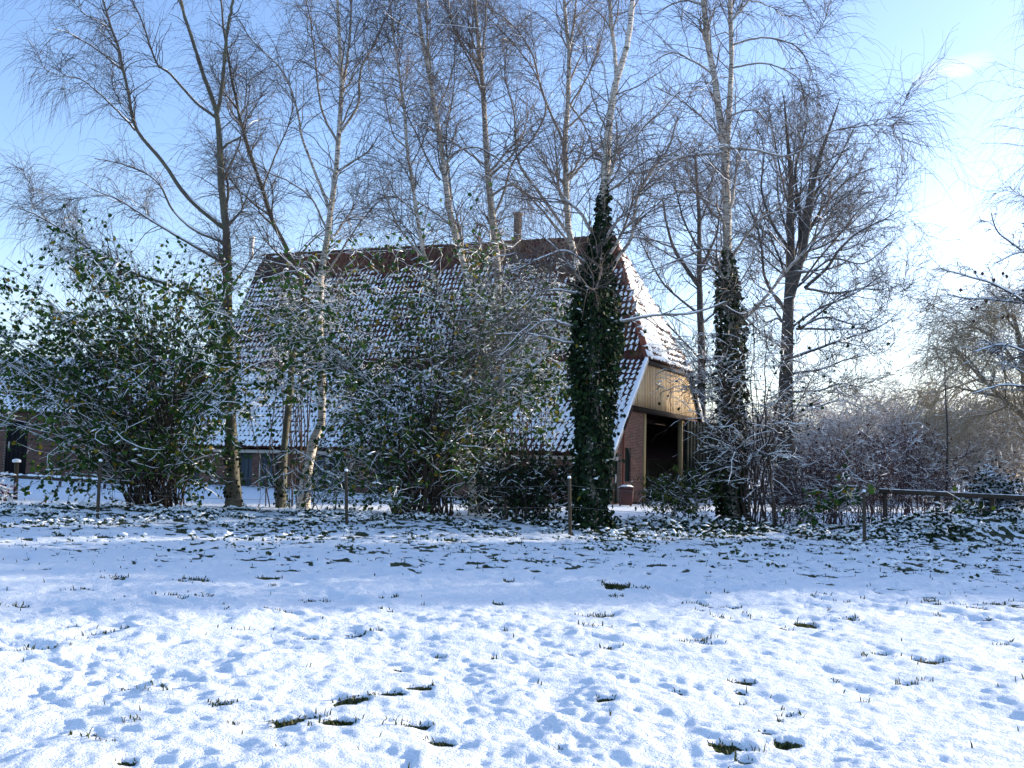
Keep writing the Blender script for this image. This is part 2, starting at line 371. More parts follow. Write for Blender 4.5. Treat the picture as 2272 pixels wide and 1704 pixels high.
BLOBF = np.array([[0, 1, 5], [1, 2, 5], [2, 3, 5], [3, 4, 5], [4, 0, 5], [1, 0, 6], [2, 1, 6], [3, 2, 6], [4, 3, 6], [0, 4, 6]])
def blobs(O, size, rng, stretch=1.0):
    N = len(O); a = rng.random(N) * 2 * math.pi; s = size * (0.5 + rng.random(N))
    st = s * (1 + (stretch - 1) * rng.random(N))
    tl = rng.normal(0, 0.25, N)
    B = np.zeros((N, 3, 3)); B[:, 0, 0] = np.cos(a) * st; B[:, 0, 1] = np.sin(a) * st; B[:, 0, 2] = tl * st
    B[:, 1, 0] = -np.sin(a) * s * 0.7; B[:, 1, 1] = np.cos(a) * s * 0.7; B[:, 2, 2] = s * (0.6 + 0.5 * rng.random(N))
    V, F = stamp(BLOBV, BLOBF, O, B); return V, F, np.zeros(len(V))

# ------------------------------------------------------------------ ground
def macro(x, y):
    x = np.asarray(x, float); y = np.asarray(y, float)
    z = 0.22 * sstep(38, 52, y) * sstep(4, -18, x)
    z = z + 0.52 * sstep(7.6, 10.6, x) * np.exp(-((y - 24.3) / 1.25) ** 2)
    z = z + 0.10 * np.exp(-((y - 25.5) / 2.5) ** 2) * sstep(9, 5, x)
    return z + 0.10 * (fbm(x / 9, y / 9, 2, 40) - 0.5)
def gz(x, y): return float(macro(np.array([x]), np.array([y]))[0])
def ground_at(px, py):
    d = FWD + RIGHT * (px - CX) / FPX + UP * (CY - py) / FPX; k = -EYE / d[2]; return d[0] * k, d[1] * k
PATCH = [(1605, 1665, .22), (1745, 1660, .2), (1335, 1562, .20), (1362, 1602, .17), (975, 1648, .17), (742, 1612, .17), (1600, 1350, .42), (1555, 1358, .25), (978, 1460, .34), (885, 1488, .24), (762, 1562, .22), (273, 1690, .16),
         (1780, 1393, .30), (1745, 1402, .2), (925, 1530, .20), (590, 1285, .40), (1370, 1303, .35), (1090, 1545, .16), (1255, 1455, .18), (1650, 1520, .25), (1640, 1540, .2), (2170, 1355, .25), (1960, 1455, .2), (690, 1420, .18), (155, 1395, .2), (620, 1665, .14), (1420, 1600, .2), (1505, 1545, .15), (2190, 1375, .2), (1240, 1665, .12), (870, 1545, .16), (1700, 1640, .2)]
PATCH = [(*ground_at(a, b_), c * 0.55) for a, b_, c in PATCH]
def grass_mask(x, y):
    d = np.hypot(x, y)
    spot = np.zeros_like(x)
    for a, b_, c in PATCH:
        near = (np.abs(x - a) < 3 * c) & (np.abs(y - b_) < 3 * c)
        if near.any(): spot[near] = np.maximum(spot[near], np.exp(-(((x[near] - a) / (c * 0.75)) ** 2 + ((y[near] - b_) / (c * 0.62)) ** 2)))
    wx = x + 0.25 * (vnoise(x * 2.1, y * 2.1, 5) - 0.5); wy = y + 0.25 * (vnoise(x * 2.1, y * 2.1, 6) - 0.5)
    n = 0.62 * vnoise(wx / 0.42, wy / 0.36, 11) + 0.38 * fbm(wx / 0.16, wy / 0.14, 2, 21)
    nf = 0.55 * vnoise(wx / 0.19, wy / 0.22, 61) + 0.45 * vnoise(wx / 0.085, wy / 0.10, 62); fz = sstep(12, 15, y)
    n = n * (1 - fz) + nf * fz
    big = fbm(x / 3.1, y / 2.4, 2, 31)
    th = 0.838 - 0.05 * sstep(0.45, 0.7, big) + 0.01 * sstep(8, 12, d) - 0.60 * spot
    th = th + 0.02 * fz - 0.22 * sstep(10.5, 16, y) * sstep(34, 27, y) - 0.10 * sstep(18, 24, y) * sstep(30, 26, y)
    th = th + 0.3 * sstep(27, 31, y) - 0.06 * sstep(7.5, 9, x) * np.exp(-((y - 23.5) / 2) ** 2)
    return np.clip((n - th) / 0.09 + 0.5, 0, 1)
def lumps(x, y):
    d = np.hypot(x, y); a = sstep(48, 26, y)
    wx = x + 0.2 * (vnoise(x * 1.7, y * 1.7, 51) - 0.5); wy = y + 0.2 * (vnoise(x * 1.7, y * 1.7, 52) - 0.5)
    n1 = vnoise(wx / 0.9, wy / 0.8, 53) - 0.5
    f2 = fbm(wx / 0.34, wy / 0.30, 4, 54)
    n2 = sstep(0.36, 0.50, f2) + 0.5 * sstep(0.56, 0.66, f2)
    n3 = fbm(wx / 0.12, wy / 0.11, 2, 55) - 0.5
    n4 = vnoise(wx / 0.045, wy / 0.045, 56) - 0.5
    mod = 0.35 + 0.9 * fbm(x / 2.2, y / 2.2, 2, 57)
    return a * mod * (0.048 * n1 + 0.019 * n2 + 0.030 * n3 + 0.013 * n4)
rs_ = np.concatenate([np.geomspace(0.7, 4.2, 14)[:-1], np.geomspace(4.2, 26.5, 295)[:-1], np.geomspace(26.5, 60, 60)[:-1], np.geomspace(60, 5000, 30)])
th_ = np.concatenate([np.linspace(-180, -38, 26)[:-1], np.linspace(-35, 35, 390)[:-1], np.linspace(38, 180, 26)[:-1]])
RR, TH = np.meshgrid(rs_, np.radians(th_), indexing='ij')
GX, GY = RR * np.sin(TH), RR * np.cos(TH)
gm_ = grass_mask(GX, GY) * (np.abs(TH) < R(40))
far_flat = sstep(300, 120, RR)
GZ = macro(GX, GY) * far_flat + lumps(GX, GY) - 0.032 * sstep(0.2, 0.9, gm_) * (RR < 40)
nr, nt = RR.shape
gi = np.arange(nr * nt).reshape(nr, nt); gj = np.roll(gi, -1, axis=1)
GQ = np.stack([gi[:-1], gj[:-1], gj[1:], gi[1:]], -1).reshape(-1, 4)
c0 = len(gi.ravel())
GVv = np.vstack([np.stack([GX.ravel(), GY.ravel(), GZ.ravel()], 1), [[0, 0, gz(0, 0)]]])
GT = np.stack([np.full(nt, c0), gj[0], gi[0]], -1)
ground = mk('ground', GVv, [GQ[:, ::-1], GT[:, ::-1]], 'snow_ground', attrs={'grass': np.r_[gm_.ravel(), 0]}, smooth=True)
ground['kind'] = 'structure'; ground['label'] = 'snow covered pasture with trampled lumps and bare grass patches'; ground['category'] = 'ground'
def surf(x, y):
    return macro(x, y) + lumps(x, y) - 0.032 * sstep(0.2, 0.9, grass_mask(x, y))

# ------------------------------------------------------------------ barn
TH_B = R(26.0); cb_, sb_ = math.cos(TH_B), math.sin(TH_B)
CORN = W(1360, 1119, 39.3); CORN[2] = 0.0
A = np.array([-cb_, sb_, 0]); G = np.array([sb_, cb_, 0]); Z = np.array([0, 0, 1.0])
NF = -G; NG = -A                                         # outward normals of the long side and of the gable
WID, LEN = 14.0, 24.0
EAVE_T, EAVE_Z, KINK_T, KINK_Z, RIDGE_Z0, RIDGE_Z1 = -0.42, 2.02, 3.64, 6.19, 12.45, 13.05
HIP_S = 2.75
def BP(s, t, z): return CORN + A * s + G * t + Z * z
def ridge_z(s): return RIDGE_Z0 + (RIDGE_Z1 - RIDGE_Z0) * np.clip((s - HIP_S) / (LEN - HIP_S), 0, 1)
def g_t(px):   # position along the gable of the vertical plane through this pixel column (at eye level)
    r = (px - CX) / FPX
    return (r * CORN[1] - CORN[0]) / (sb_ - r * cb_)
def s_of(px):  # position along the long wall
    r = (px - CX) / FPX
    return (CORN[0] - r * CORN[1]) / (cb_ + r * sb_)
rng = np.random.default_rng(7)
barn = thing('barn', CORN, 'big brick barn with steep snowy red tiled roof and open doorway behind the trees', 'barn')

def wall_panel(name, o, ux, nrm, L, H, openings, parent, depth=0.22, n_obj=0, pref=0.0, height_fn=None, seed=1, brick_to=99, bl=0.21, bh=0.052, joint=0.012):
    """mortar core with openings cut out, recessed reveals, and bricks proud of it; o world, ux along, nrm outward"""
    r = np.random.default_rng(seed)
    xs = sorted({0.0, L, *[q for op in openings for q in (op[0], op[1])]}); zs = sorted({0.0, H, *[q for op in openings for q in (op[2], op[3])]})
    xs = [x for x in xs if 0 <= x <= L]; zs = [z for z in zs if 0 <= z <= H]
    inside = lambda x, z: any(op[0] < x < op[1] and op[2] < z < op[3] for op in openings)
    Vs, Fs, n = [], [], 0
    def quad(p0, p1, p2, p3):
        nonlocal n
        Vs.extend([p0, p1, p2, p3]); Fs.append([n, n + 1, n + 2, n + 3]); n += 4
    pt = lambda x, z, d=0.0: o + ux * x + Z * z + nrm * d
    top = height_fn or (lambda x: H)
    for i in range(len(xs) - 1):
        for j in range(len(zs) - 1):
            if inside((xs[i] + xs[i + 1]) / 2, (zs[j] + zs[j + 1]) / 2): continue
            z1a, z1b = min(zs[j + 1], top(xs[i])), min(zs[j + 1], top(xs[i + 1]))
            if z1a <= zs[j] and z1b <= zs[j]: continue
            quad(pt(xs[i], zs[j]), pt(xs[i + 1], zs[j]), pt(xs[i + 1], z1b), pt(xs[i], z1a))
    for x0, x1, z0, z1 in [op[:4] for op in openings]:
        d = -depth
        quad(pt(x0, z0), pt(x0, z0, d), pt(x0, z1, d), pt(x0, z1)); quad(pt(x1, z0, d), pt(x1, z0), pt(x1, z1), pt(x1, z1, d))
        quad(pt(x0, z1, d), pt(x1, z1, d), pt(x1, z1), pt(x0, z1)); quad(pt(x0, z0), pt(x1, z0), pt(x1, z0, d), pt(x0, z0, d))
    core = mk(name, np.array(Vs), np.array(Fs), 'mortar', parent, base=o)
    O, B = [], []
    step = bh + joint; row = 0; z = 0.0
    while z + bh < H + 0.01:
        x = -bl / 2 if row % 2 else 0.0
        while x < min(L, brick_to):
            x0, x1 = max(x, 0.0), min(x + bl, L); zc = z + bh / 2
            for op in openings:
                if op[2] < zc < op[3]:
                    if op[0] < x1 and op[1] > x0:
                        if x0 < op[0]: x1 = min(x1, op[0])
                        elif x1 > op[1]: x0 = max(x0, op[1])
                        else: x1 = x0
            if x1 - x0 > 0.04 and z + bh <= top((x0 + x1) / 2):
                pr = 0.012 + 0.005 * r.random()
                O.append(pt(x0, z + 0.006, -0.03)); B.append([ux * (x1 - x0), nrm * (0.03 + pr), Z * bh])
            x += bl + joint
        z += step; row += 1
    O, B = np.array(O), np.array(B)
    order = np.argsort(np.linalg.norm(O - np.array(pref_pt := (o + ux * pref + Z * 0.9)), axis=1))
    own, rest = order[:n_obj], order[n_obj:]
    if len(rest):
        V, F = stamp(BOXV, BOXF[[0, 1, 3, 4, 5]], O[rest], B[rest])
        mk('brick_courses', V, F, 'brick', core, base=o, attrs={'tint': np.repeat(r.random(len(rest)), 8)}, kind='stuff')
    shared = {}
    for i in own:
        w = round(float(np.linalg.norm(B[i][0])), 3)
        if w not in shared:
            ob = mk('brick', box(O[i], B[i][0], B[i][1], B[i][2]), BOXF, 'brick', core, base=O[i], attrs={'tint': np.zeros(8)})
            shared[w] = ob.data
        else:
            ob = bpy.data.objects.new('brick', shared[w]); COL.objects.link(ob); ob.parent = core
            ob.location = tuple(O[i] - np.array(core['_b'])); ob['_b'] = [float(q) for q in O[i]]
    return core

# long side wall: grey doors, a white window, brick piers
SW_H = 1.86
def S_(a, b_): return (s_of(b_), s_of(a))
doors_px = [(428, 449), (538, 566), (586, 619), (698, 762), (838, 868), (1136, 1151)]
ops = [(*S_(a, b_), 0.0, 1.72) for a, b_ in doors_px] + [(*S_(1176, 1217), 0.95, 1.66)]
# s runs leftwards from the corner
side_wall = wall_panel('side_wall', BP(0, 0, 0), A, NF, LEN, SW_H, ops, barn, n_obj=300, pref=3.0, seed=3)
for i, (a, b_) in enumerate(doors_px):
    s0, s1 = S_(a, b_)
    d = thing('x', BP(s0, 0, 0), '', '') ; bpy.data.objects.remove(d)
    n_pl = max(2, int((s1 - s0) / 0.22)); wpl = (s1 - s0) / n_pl
    dr = box_obj('door', BP(s0, 0.12, 0.0), A * (s1 - s0), G * 0.05, Z * 1.70, 'black_door', barn)
    for k in range(n_pl):
        box_obj('plank', BP(s0 + k * wpl + 0.008, 0.085 - 0.006 * (k % 2), 0.02), A * (wpl - 0.016), G * 0.03, Z * 1.66, 'grey_door', dr)
# pale post between two of the doors, drain pipe by the window
bevel_box_obj('door_post', BP(s_of(582.5), -0.03, 0), A * -0.07, G * 0.09, Z * 1.74, 'pale_trim', barn, 0.012)
P = np.array([[BP(s_of(1164), -0.09, z) for z in np.linspace(0.05, 1.8, 8)]]); V, F, _ = tube(P, np.full((1, 8), 0.045), 8); mk('drain_pipe', V, F, 'pipe_grey', barn, base=P[0, 0], smooth=True)
s0, s1 = S_(1176, 1217)
win = box_obj('window', BP(s0 + 0.06, 0.10, 1.0), A * (s1 - s0 - 0.12), G * 0.02, Z * 0.60, 'glass', barn)
for o_, a_, c_ in ((BP(s0, 0.04, 0.95), A * 0.06, Z * 0.71), (BP(s1 - 0.06, 0.04, 0.95), A * 0.06, Z * 0.71), (BP((s0 + s1) / 2 - 0.02, 0.05, 1.0), A * 0.04, Z * 0.6)):
    box_obj('frame', o_, a_, G * 0.06, c_, 'white_paint', win)
for z_ in (0.95, 1.60): box_obj('frame', BP(s0 + 0.06, 0.04, z_), A * (s1 - s0 - 0.12), G * 0.06, Z * 0.06, 'white_paint', win)
box_obj('sill', BP(s0 - 0.05, -0.06, 0.90), A * (s1 - s0 + 0.1), G * 0.16, Z * 0.045, 'white_paint', win)
# pale fascia board under the eaves
box_obj('fascia_board', BP(-0.25, -0.20, 1.74), A * (LEN + 0.3), G * 0.04, Z * 0.15, 'pale_trim', barn)
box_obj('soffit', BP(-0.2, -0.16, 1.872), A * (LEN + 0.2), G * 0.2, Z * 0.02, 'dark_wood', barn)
# gable wall: brick piers beside the big doorway, planks above
LIN_Z = 3.95
T_L, T_R = g_t(1430), g_t(1516)
def gable_top(t):
    t = min(t, WID - t); return EAVE_Z - 0.1 + (KINK_Z - EAVE_Z) * max(0, (t - EAVE_T)) / (KINK_T - EAVE_T)
tn0, tn1 = g_t(1363), g_t(1379)
gops = [(T_L, T_R, 0.0, LIN_Z + 0.01), (tn0, tn1, 0.05, 2.05), (g_t(1385), g_t(1402), 0.9, 2.3)]
gable_wall = wall_panel('gable_wall', BP(0, 0, 0), G, NG, WID, LIN_Z, gops, barn, height_fn=gable_top, seed=5, n_obj=0)
box_obj('door', BP(0.12, tn0, 0.05), A * 0.05, G * (tn1 - tn0), Z * 2.0, 'green_door', barn)
box_obj('door_handle', BP(0.06, tn0 + 0.55, 0.85), A * 0.05, G * 0.05, Z * 0.35, 'white_paint', barn)
# arched dark green shutter left of the doorway
t0_, t1_ = g_t(1385), g_t(1402); tm, hw = (t0_ + t1_) / 2, (t1_ - t0_) / 2
ang = np.linspace(0, math.pi, 9); arc = [(tm + hw * math.cos(q), 1.85 + 0.45 * math.sin(q)) for q in ang] + [(t0_, 0.9), (t1_, 0.9)]
Vf = np.array([BP(0.03, t, z) for t, z in arc] + [BP(0.10, t, z) for t, z in arc]); nA = len(arc)
mk('shutter', Vf, [np.array([[i, (i + 1) % nA, nA + (i + 1) % nA, nA + i] for i in range(nA)]), np.array([list(range(nA)), list(range(2 * nA - 1, nA - 1, -1))])], 'green_door', barn, base=Vf[0])
P = np.array([[BP(-0.10, g_t(1381.5), z) for z in np.linspace(0.1, 2.9, 8)]]); V, F, _ = tube(P, np.full((1, 8), 0.05), 8); mk('drain_pipe', V, F, 'pipe_red', barn, base=P[0, 0], smooth=True)
bevel_box_obj('door_post', BP(-0.05, T_L - 0.02, 0.06), A * 0.2, G * 0.26, Z * (LIN_Z - 0.1), 'door_post', barn, 0.015)
bevel_box_obj('door_post', BP(-0.06, T_R - 0.20, 0.06), A * 0.2, G * 0.14, Z * (LIN_Z - 0.1), 'door_post', barn, 0.015)
box_obj('lintel', BP(-0.22, T_L - 2.1, LIN_Z - 0.12), A * 0.3, G * (T_R - T_L + 2.9), Z * 0.2, 'dark_wood', barn)
# bracket at the lintel's near end
tb = T_L - 2.1
Vb = np.array([BP(-0.24, tb - 0.04, LIN_Z + 0.10), BP(-0.24, tb - 0.04, LIN_Z - 0.12), BP(-0.24, tb - 0.95, LIN_Z - 1.0), BP(-0.24, tb - 1.0, LIN_Z - 0.85)])
mk('bracket', np.vstack([Vb, Vb + A * 0.2]), [np.array([[0, 1, 2, 3], [7, 6, 5, 4], [0, 4, 5, 1], [1, 5, 6, 2], [2, 6, 7, 3], [3, 7, 4, 0]])], 'dark_wood', barn, base=Vb[0])
# vertical planks of the gable
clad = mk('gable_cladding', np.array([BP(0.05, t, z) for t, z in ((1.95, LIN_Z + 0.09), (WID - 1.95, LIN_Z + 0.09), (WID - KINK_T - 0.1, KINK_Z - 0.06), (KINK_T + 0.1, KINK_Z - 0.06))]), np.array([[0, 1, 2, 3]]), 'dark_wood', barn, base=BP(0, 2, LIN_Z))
t = 1.75
while t < WID - 1.75:
    w = 0.20 + 0.06 * rng.random(); z0 = LIN_Z + 0.09 - 0.03 * rng.random()
    ze = lambda q: min(KINK_Z - 0.1, gable_top(q) + 0.02)
    if ze(t) > z0 + 0.1 or ze(t + w) > z0 + 0.1:
        d = 0.012 * rng.random()
        a0, a1 = max(z0 + 0.02, ze(t)), max(z0 + 0.02, ze(t + w))
        Vp = np.array([BP(-0.03 - d, t + 0.006, z0), BP(-0.03 - d, t + w - 0.006, z0), BP(-0.03 - d, t + w - 0.006, a1), BP(-0.03 - d, t + 0.006, a0)])
        mk('plank', np.vstack([Vp, Vp + A * 0.03]), [np.array([[0, 1, 2, 3], [7, 6, 5, 4], [0, 4, 5, 1], [1, 5, 6, 2], [2, 6, 7, 3], [3, 7, 4, 0]])], 'gable_plank', clad, base=Vp[0])
    t += w
box_obj('eaves_beam', BP(-0.16, KINK_T - 0.15, KINK_Z - 0.22), A * 0.12, G * (WID - 2 * KINK_T + 0.3), Z * 0.16, 'rail_wood', barn)
# open barn door leaf folded back on the right, with a pale edge board
hinge = BP(-0.12, T_R + 0.05, 0.05); fold = norm(G * 0.93 + NG * 0.37)
leaf = box_obj('barn_door', hinge, fold * 3.0, norm(np.cross(fold, Z)) * 0.05, Z * 3.75, 'black_door', barn)
for k in range(12):
    box_obj('plank', hinge + fold * (k * 0.25 + 0.008) + norm(np.cross(fold, Z)) * 0.052, fold * 0.234, norm(np.cross(fold, Z)) * (0.02 + 0.006 * (k % 2)), Z * 3.73, 'green_door', leaf)
for q in (2.99,): box_obj('edge_board', hinge + fold * q - Z * 0.02, fold * 0.07, norm(np.cross(fold, Z)) * 0.10, Z * 3.8, 'white_paint', leaf)
# dark inside: earth floor, plank partition and a loft beam
mk('threshing_floor', np.array([BP(0.05, 0.3, 0.03), BP(0.05, WID - 0.3, 0.03), BP(LEN - 0.3, WID - 0.3, 0.03), BP(LEN - 0.3, 0.3, 0.03)]), np.array([[0, 1, 2, 3]]), 'earth', barn, base=BP(0, 0, 0))
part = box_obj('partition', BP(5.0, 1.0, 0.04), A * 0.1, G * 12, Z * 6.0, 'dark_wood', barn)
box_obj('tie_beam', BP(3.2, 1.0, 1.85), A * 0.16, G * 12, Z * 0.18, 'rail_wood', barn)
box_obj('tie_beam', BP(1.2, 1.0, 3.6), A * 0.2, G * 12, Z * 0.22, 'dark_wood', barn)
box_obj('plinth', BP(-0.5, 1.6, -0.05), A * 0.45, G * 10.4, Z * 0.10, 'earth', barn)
# back and far walls
mk('back_wall', np.array([BP(0, WID, 0), BP(LEN, WID, 0), BP(LEN, WID, EAVE_Z - 0.05), BP(0, WID, EAVE_Z - 0.05)]), np.array([[0, 1, 2, 3]]), 'mortar', barn, base=BP(0, WID, 0))
endp = [(0, 0), (WID, 0), (WID, EAVE_Z - 0.1), (WID - KINK_T, KINK_Z - 0.15), (WID / 2, RIDGE_Z1 - 0.25), (KINK_T, KINK_Z - 0.15), (0, EAVE_Z - 0.1)]
mk('far_gable', np.array([BP(LEN - 0.05, t, z) for t, z in endp]), [np.array([list(range(7))])], 'mortar', barn, base=BP(LEN, 0, 0))

# roof planes: deck sheets + pantiles + snow lying on them
def ridge_pt(s): return BP(s, WID / 2, 0) + Z * float(ridge_z(np.array(s)))
deck_v = [BP(-0.12, EAVE_T, EAVE_Z - 0.05), BP(LEN, EAVE_T, EAVE_Z - 0.05), BP(LEN, KINK_T, KINK_Z - 0.05), BP(-0.12, KINK_T, KINK_Z - 0.05),
          ridge_pt(LEN) - Z * 0.05, ridge_pt(HIP_S) - Z * 0.05,
          BP(-0.12, WID - KINK_T, KINK_Z - 0.05), BP(LEN, WID - KINK_T, KINK_Z - 0.05), BP(-0.12, WID - EAVE_T, EAVE_Z - 0.05), BP(LEN, WID - EAVE_T, EAVE_Z - 0.05)]
roof = mk('roof', np.array(deck_v), [np.array([[0, 1, 2, 3], [3, 2, 4, 5], [6, 5, 4, 7], [8, 6, 7, 9]]), np.array([[3, 5, 6]])], 'roof_deck', barn, base=BP(0, 0, EAVE_Z))
# a pantile: S-profile across (x), laid up the slope (y), normal z
TW, TL = 0.245, 0.34
prof = [(-0.02, 0.035), (0.03, 0.012), (0.10, 0.0), (0.165, 0.016), (0.21, 0.055), (0.245, 0.05)]
TVt = np.array([[x, -0.03, h + 0.045] for x, h in prof] + [[x, TL + 0.02, h + 0.012] for x, h in prof] + [[x, -0.03, h + 0.018] for x, h in prof]); nP = len(prof)
TFt = np.array([[i, i + 1, nP + i + 1, nP + i] for i in range(nP - 1)] + [[2 * nP + i, 2 * nP + i + 1, i + 1, i] for i in range(nP - 1)])
# snow pad lying in a tile's trough, ragged
PADV = np.array([[0.0, 0.0, 0.03], [0.5, -0.04, 0.03], [1.0, 0.05, 0.035], [1.04, 0.6, 0.03], [0.8, 1.0, 0.02], [0.2, 0.98, 0.02], [-0.05, 0.5, 0.03], [0.5, 0.15, 0.105], [0.55, 0.7, 0.075]])
PADF = np.array([[0, 1, 7], [1, 2, 7], [2, 3, 7], [3, 8, 7], [3, 4, 8], [4, 5, 8], [5, 6, 8], [6, 7, 8], [6, 0, 7]])
tile_O, tile_B, snow_O, snow_B = [], [], [], []
def lay(o, xa, ya, ncol, nrow, mask, cover, seed):
    """tiles from o: xa along the eave (unit), ya up the slope (unit); mask(x,y) keeps; cover(x,y,rand)->0..1 snow"""
    r = np.random.default_rng(seed); zn = np.cross(xa, ya); zn = zn if zn[2] > 0 else -zn
    left = np.cross(xa, ya)[2] < 0
    ii, jj = np.meshgrid(np.arange(ncol), np.arange(nrow)); ii, jj = ii.ravel(), jj.ravel()
    x, y = ii * TW, jj * TL
    k = mask(x + TW / 2, y + TL / 2); x, y = x[k], y[k]
    O = o + np.outer(x + r.normal(0, 0.004, len(x)), xa) + np.outer(y + r.normal(0, 0.008, len(x)), ya) + np.outer(r.normal(0, 0.005, len(x)), zn)
    tw = r.normal(0, 0.02, len(x))
    B = np.stack([np.outer(np.ones(len(x)), xa) + tw[:, None] * ya, np.outer(np.ones(len(x)), ya) - tw[:, None] * xa, np.outer(np.ones(len(x)), zn)], 1)
    tile_O.append(O); tile_B.append(B)
    c = cover(x, y, r.random(len(x)))
    sk = c > 0.12; c = c[sk]; n = len(c)
    wv, lv = TW * (0.28 + 0.58 * c) * (0.8 + 0.4 * r.random(n)), TL * (0.60 + 0.42 * np.minimum(1, c * 1.05)) * (0.75 + 0.35 * r.random(n))
    lv = np.where(c > 0.8, TL * 1.08, np.minimum(lv, TL * 1.0)); wv = np.minimum(wv, TW * 0.93)
    SO = O[sk] + xa * (0.085 - wv * 0.40)[:, None] + ya * (0.01 + 0.08 * r.random(n) * (1 - c))[:, None] + zn * 0.025
    jit = r.normal(0, 0.16, n); sgn = 1.0 if xa[0] > 0 else -1.0
    snow_O.append(SO); snow_B.append(np.stack([xa * wv[:, None] + ya * (jit * wv)[:, None], ya * lv[:, None] + xa * (0.26 * sgn * lv)[:, None], zn * (0.7 + 0.9 * c)[:, None]], 1))
y_lo = norm(np.array(BP(0, KINK_T, KINK_Z) - BP(0, EAVE_T, EAVE_Z))); len_lo = np.linalg.norm(BP(0, KINK_T, KINK_Z) - BP(0, EAVE_T, EAVE_Z))
ncol = int((LEN + 0.12) / TW) + 1
def cov_lo(x, y, r):
    n = fbm(x / 2.5, y / 1.6, 2, 71)
    c = 1.05 - 0.35 * sstep(0.55, 0.8, n) - 0.75 * sstep(len_lo - 1.0, len_lo - 0.35, y) * (0.4 + n) - 0.25 * sstep(2.5, 4.5, y) * n
    return np.clip(c - 0.3 * (r < 0.06), 0, 1)
lay(BP(-0.12, EAVE_T, EAVE_Z), A, y_lo, ncol, int(len_lo / TL) + 1, lambda x, y: y < len_lo + 0.1, cov_lo, 81)
up_v = ridge_pt(LEN / 2) - BP(LEN / 2, KINK_T, KINK_Z); len_up = np.linalg.norm(up_v); y_up = up_v / len_up
def up_mask(x, y):   # cut by the hip on the right
    return (y < len_up - 0.12) & (x - 0.12 > HIP_S * y / len_up - 0.12)
def cov_up(x, y, r):
    n = fbm(x / 2.2, y / 1.8, 3, 72); v = y / len_up
    c = 0.42 + 1.0 * (n - 0.5) - 0.9 * sstep(0.72, 0.93, v + 0.35 * (n - 0.5)) - 0.45 * sstep(7, 3, x) * sstep(0.35, 0.8, v) + 0.12 * sstep(12, 20, x) + 0.30 * (r - 0.5)
    c = c - 0.6 * sstep(0.06, 0.0, v)
    return np.clip(c, 0, 0.78)
lay(BP(-0.12, KINK_T, KINK_Z + 0.02), A, y_up, ncol, int(len_up / TL) + 1, up_mask, cov_up, 82)
hip_c = BP(-0.12, WID / 2, KINK_Z); hv = ridge_pt(HIP_S) - hip_c; len_h = np.linalg.norm(hv); y_h = hv / len_h; hw2 = WID / 2 - KINK_T + 0.1
def hip_mask(x, y): return np.abs(x - hw2) < hw2 * (1 - y / len_h) + 0.02
def cov_hip(x, y, r):
    n = fbm(x / 1.2, y / 1.4, 2, 73); return np.clip(1.15 - 0.7 * sstep(0.5, 0.75, n) - 0.25 * (r < 0.1), 0, 1)
lay(BP(-0.14, WID / 2, KINK_Z + 0.02) - G * hw2, G, y_h, int(2 * hw2 / TW) + 1, int(len_h / TL) + 1, hip_mask, cov_hip, 83)
TO, TB = np.concatenate(tile_O), np.concatenate(tile_B)
dist_t = np.linalg.norm((TO - BP(3.0, 0.5, 2.6)) * np.array([1, 1, 1]), axis=1)
order = np.argsort(dist_t); own, rest = order[:300], order[300:]
V, F = stamp(TVt, TFt, TO[rest], TB[rest])
mk('tile_courses', V, F, 'roof_tile', roof, attrs={'tint': np.repeat(rng.random(len(rest)), len(TVt))}, smooth=False, kind='stuff')
tile_me = None
for i in own:
    if tile_me is None:
        ob = mk('tile', TVt, TFt, 'roof_tile', None, base=np.zeros(3), attrs={'tint': np.zeros(len(TVt))}); tile_me = ob.data
    else:
        ob = bpy.data.objects.new('tile', tile_me); COL.objects.link(ob)
    ob.parent = roof; Bm = TB[i]
    o_ = TO[i] - np.array(roof['_b'])
    ob.matrix_local = Matrix(((Bm[0][0], Bm[1][0], Bm[2][0], o_[0]), (Bm[0][1], Bm[1][1], Bm[2][1], o_[1]), (Bm[0][2], Bm[1][2], Bm[2][2], o_[2]), (0, 0, 0, 1)))
SO, SB = np.concatenate(snow_O), np.concatenate(snow_B)
V, F = stamp(PADV, PADF, SO, SB)
V = V + rng.normal(0, 0.013, V.shape)
mk('snow', V, F, 'snow', roof, smooth=True, kind='stuff')
# ridge and hip tiles (half-round)
aa = np.linspace(0, math.pi, 6)
def cap_line(p0, p1, n, mat='ridge_tile', w=0.15, snow=0.0):
    ax = norm(p1 - p0); side = norm(np.cross(ax, Z)); upv = np.cross(side, ax); L = np.linalg.norm(p1 - p0) / n
    me = None; sn = []
    for i in range(n):
        o_ = p0 + ax * L * i
        ring = lambda d, k_: [ax * d + side * (k_ * math.cos(q)) + upv * (k_ * 0.75 * math.sin(q)) for q in aa]
        if me is None:
            v = np.array(ring(-0.02, w * 1.08) + ring(L * 1.02, w * 0.94) + ring(-0.02, w * 0.9)); nn = len(aa)
            f = np.array([[j, j + 1, nn + j + 1, nn + j] for j in range(nn - 1)] + [[2 * nn + j, 2 * nn + j + 1, j + 1, j] for j in range(nn - 1)])
            ob = mk('ridge_tile', v + o_, f, mat, roof, base=o_); me = ob.data
        else:
            ob = bpy.data.objects.new('ridge_tile', me); COL.objects.link(ob); ob.parent = roof; ob['_b'] = [float(q) for q in o_]
            jit = rng.normal(0, 0.008, 3); ob.location = tuple(o_ + jit - np.array(roof['_b']))
        if rng.random() < snow: sn.append(o_ + ax * L * 0.5 + upv * w * 0.70)
    return sn
rp0, rp1 = ridge_pt(HIP_S), ridge_pt(LEN)
cap_line(rp0, rp1, 54, 'roof_tile', 0.16)
sn = cap_line(BP(-0.14, KINK_T - 0.02, KINK_Z + 0.03), rp0, 20, snow=0.5)
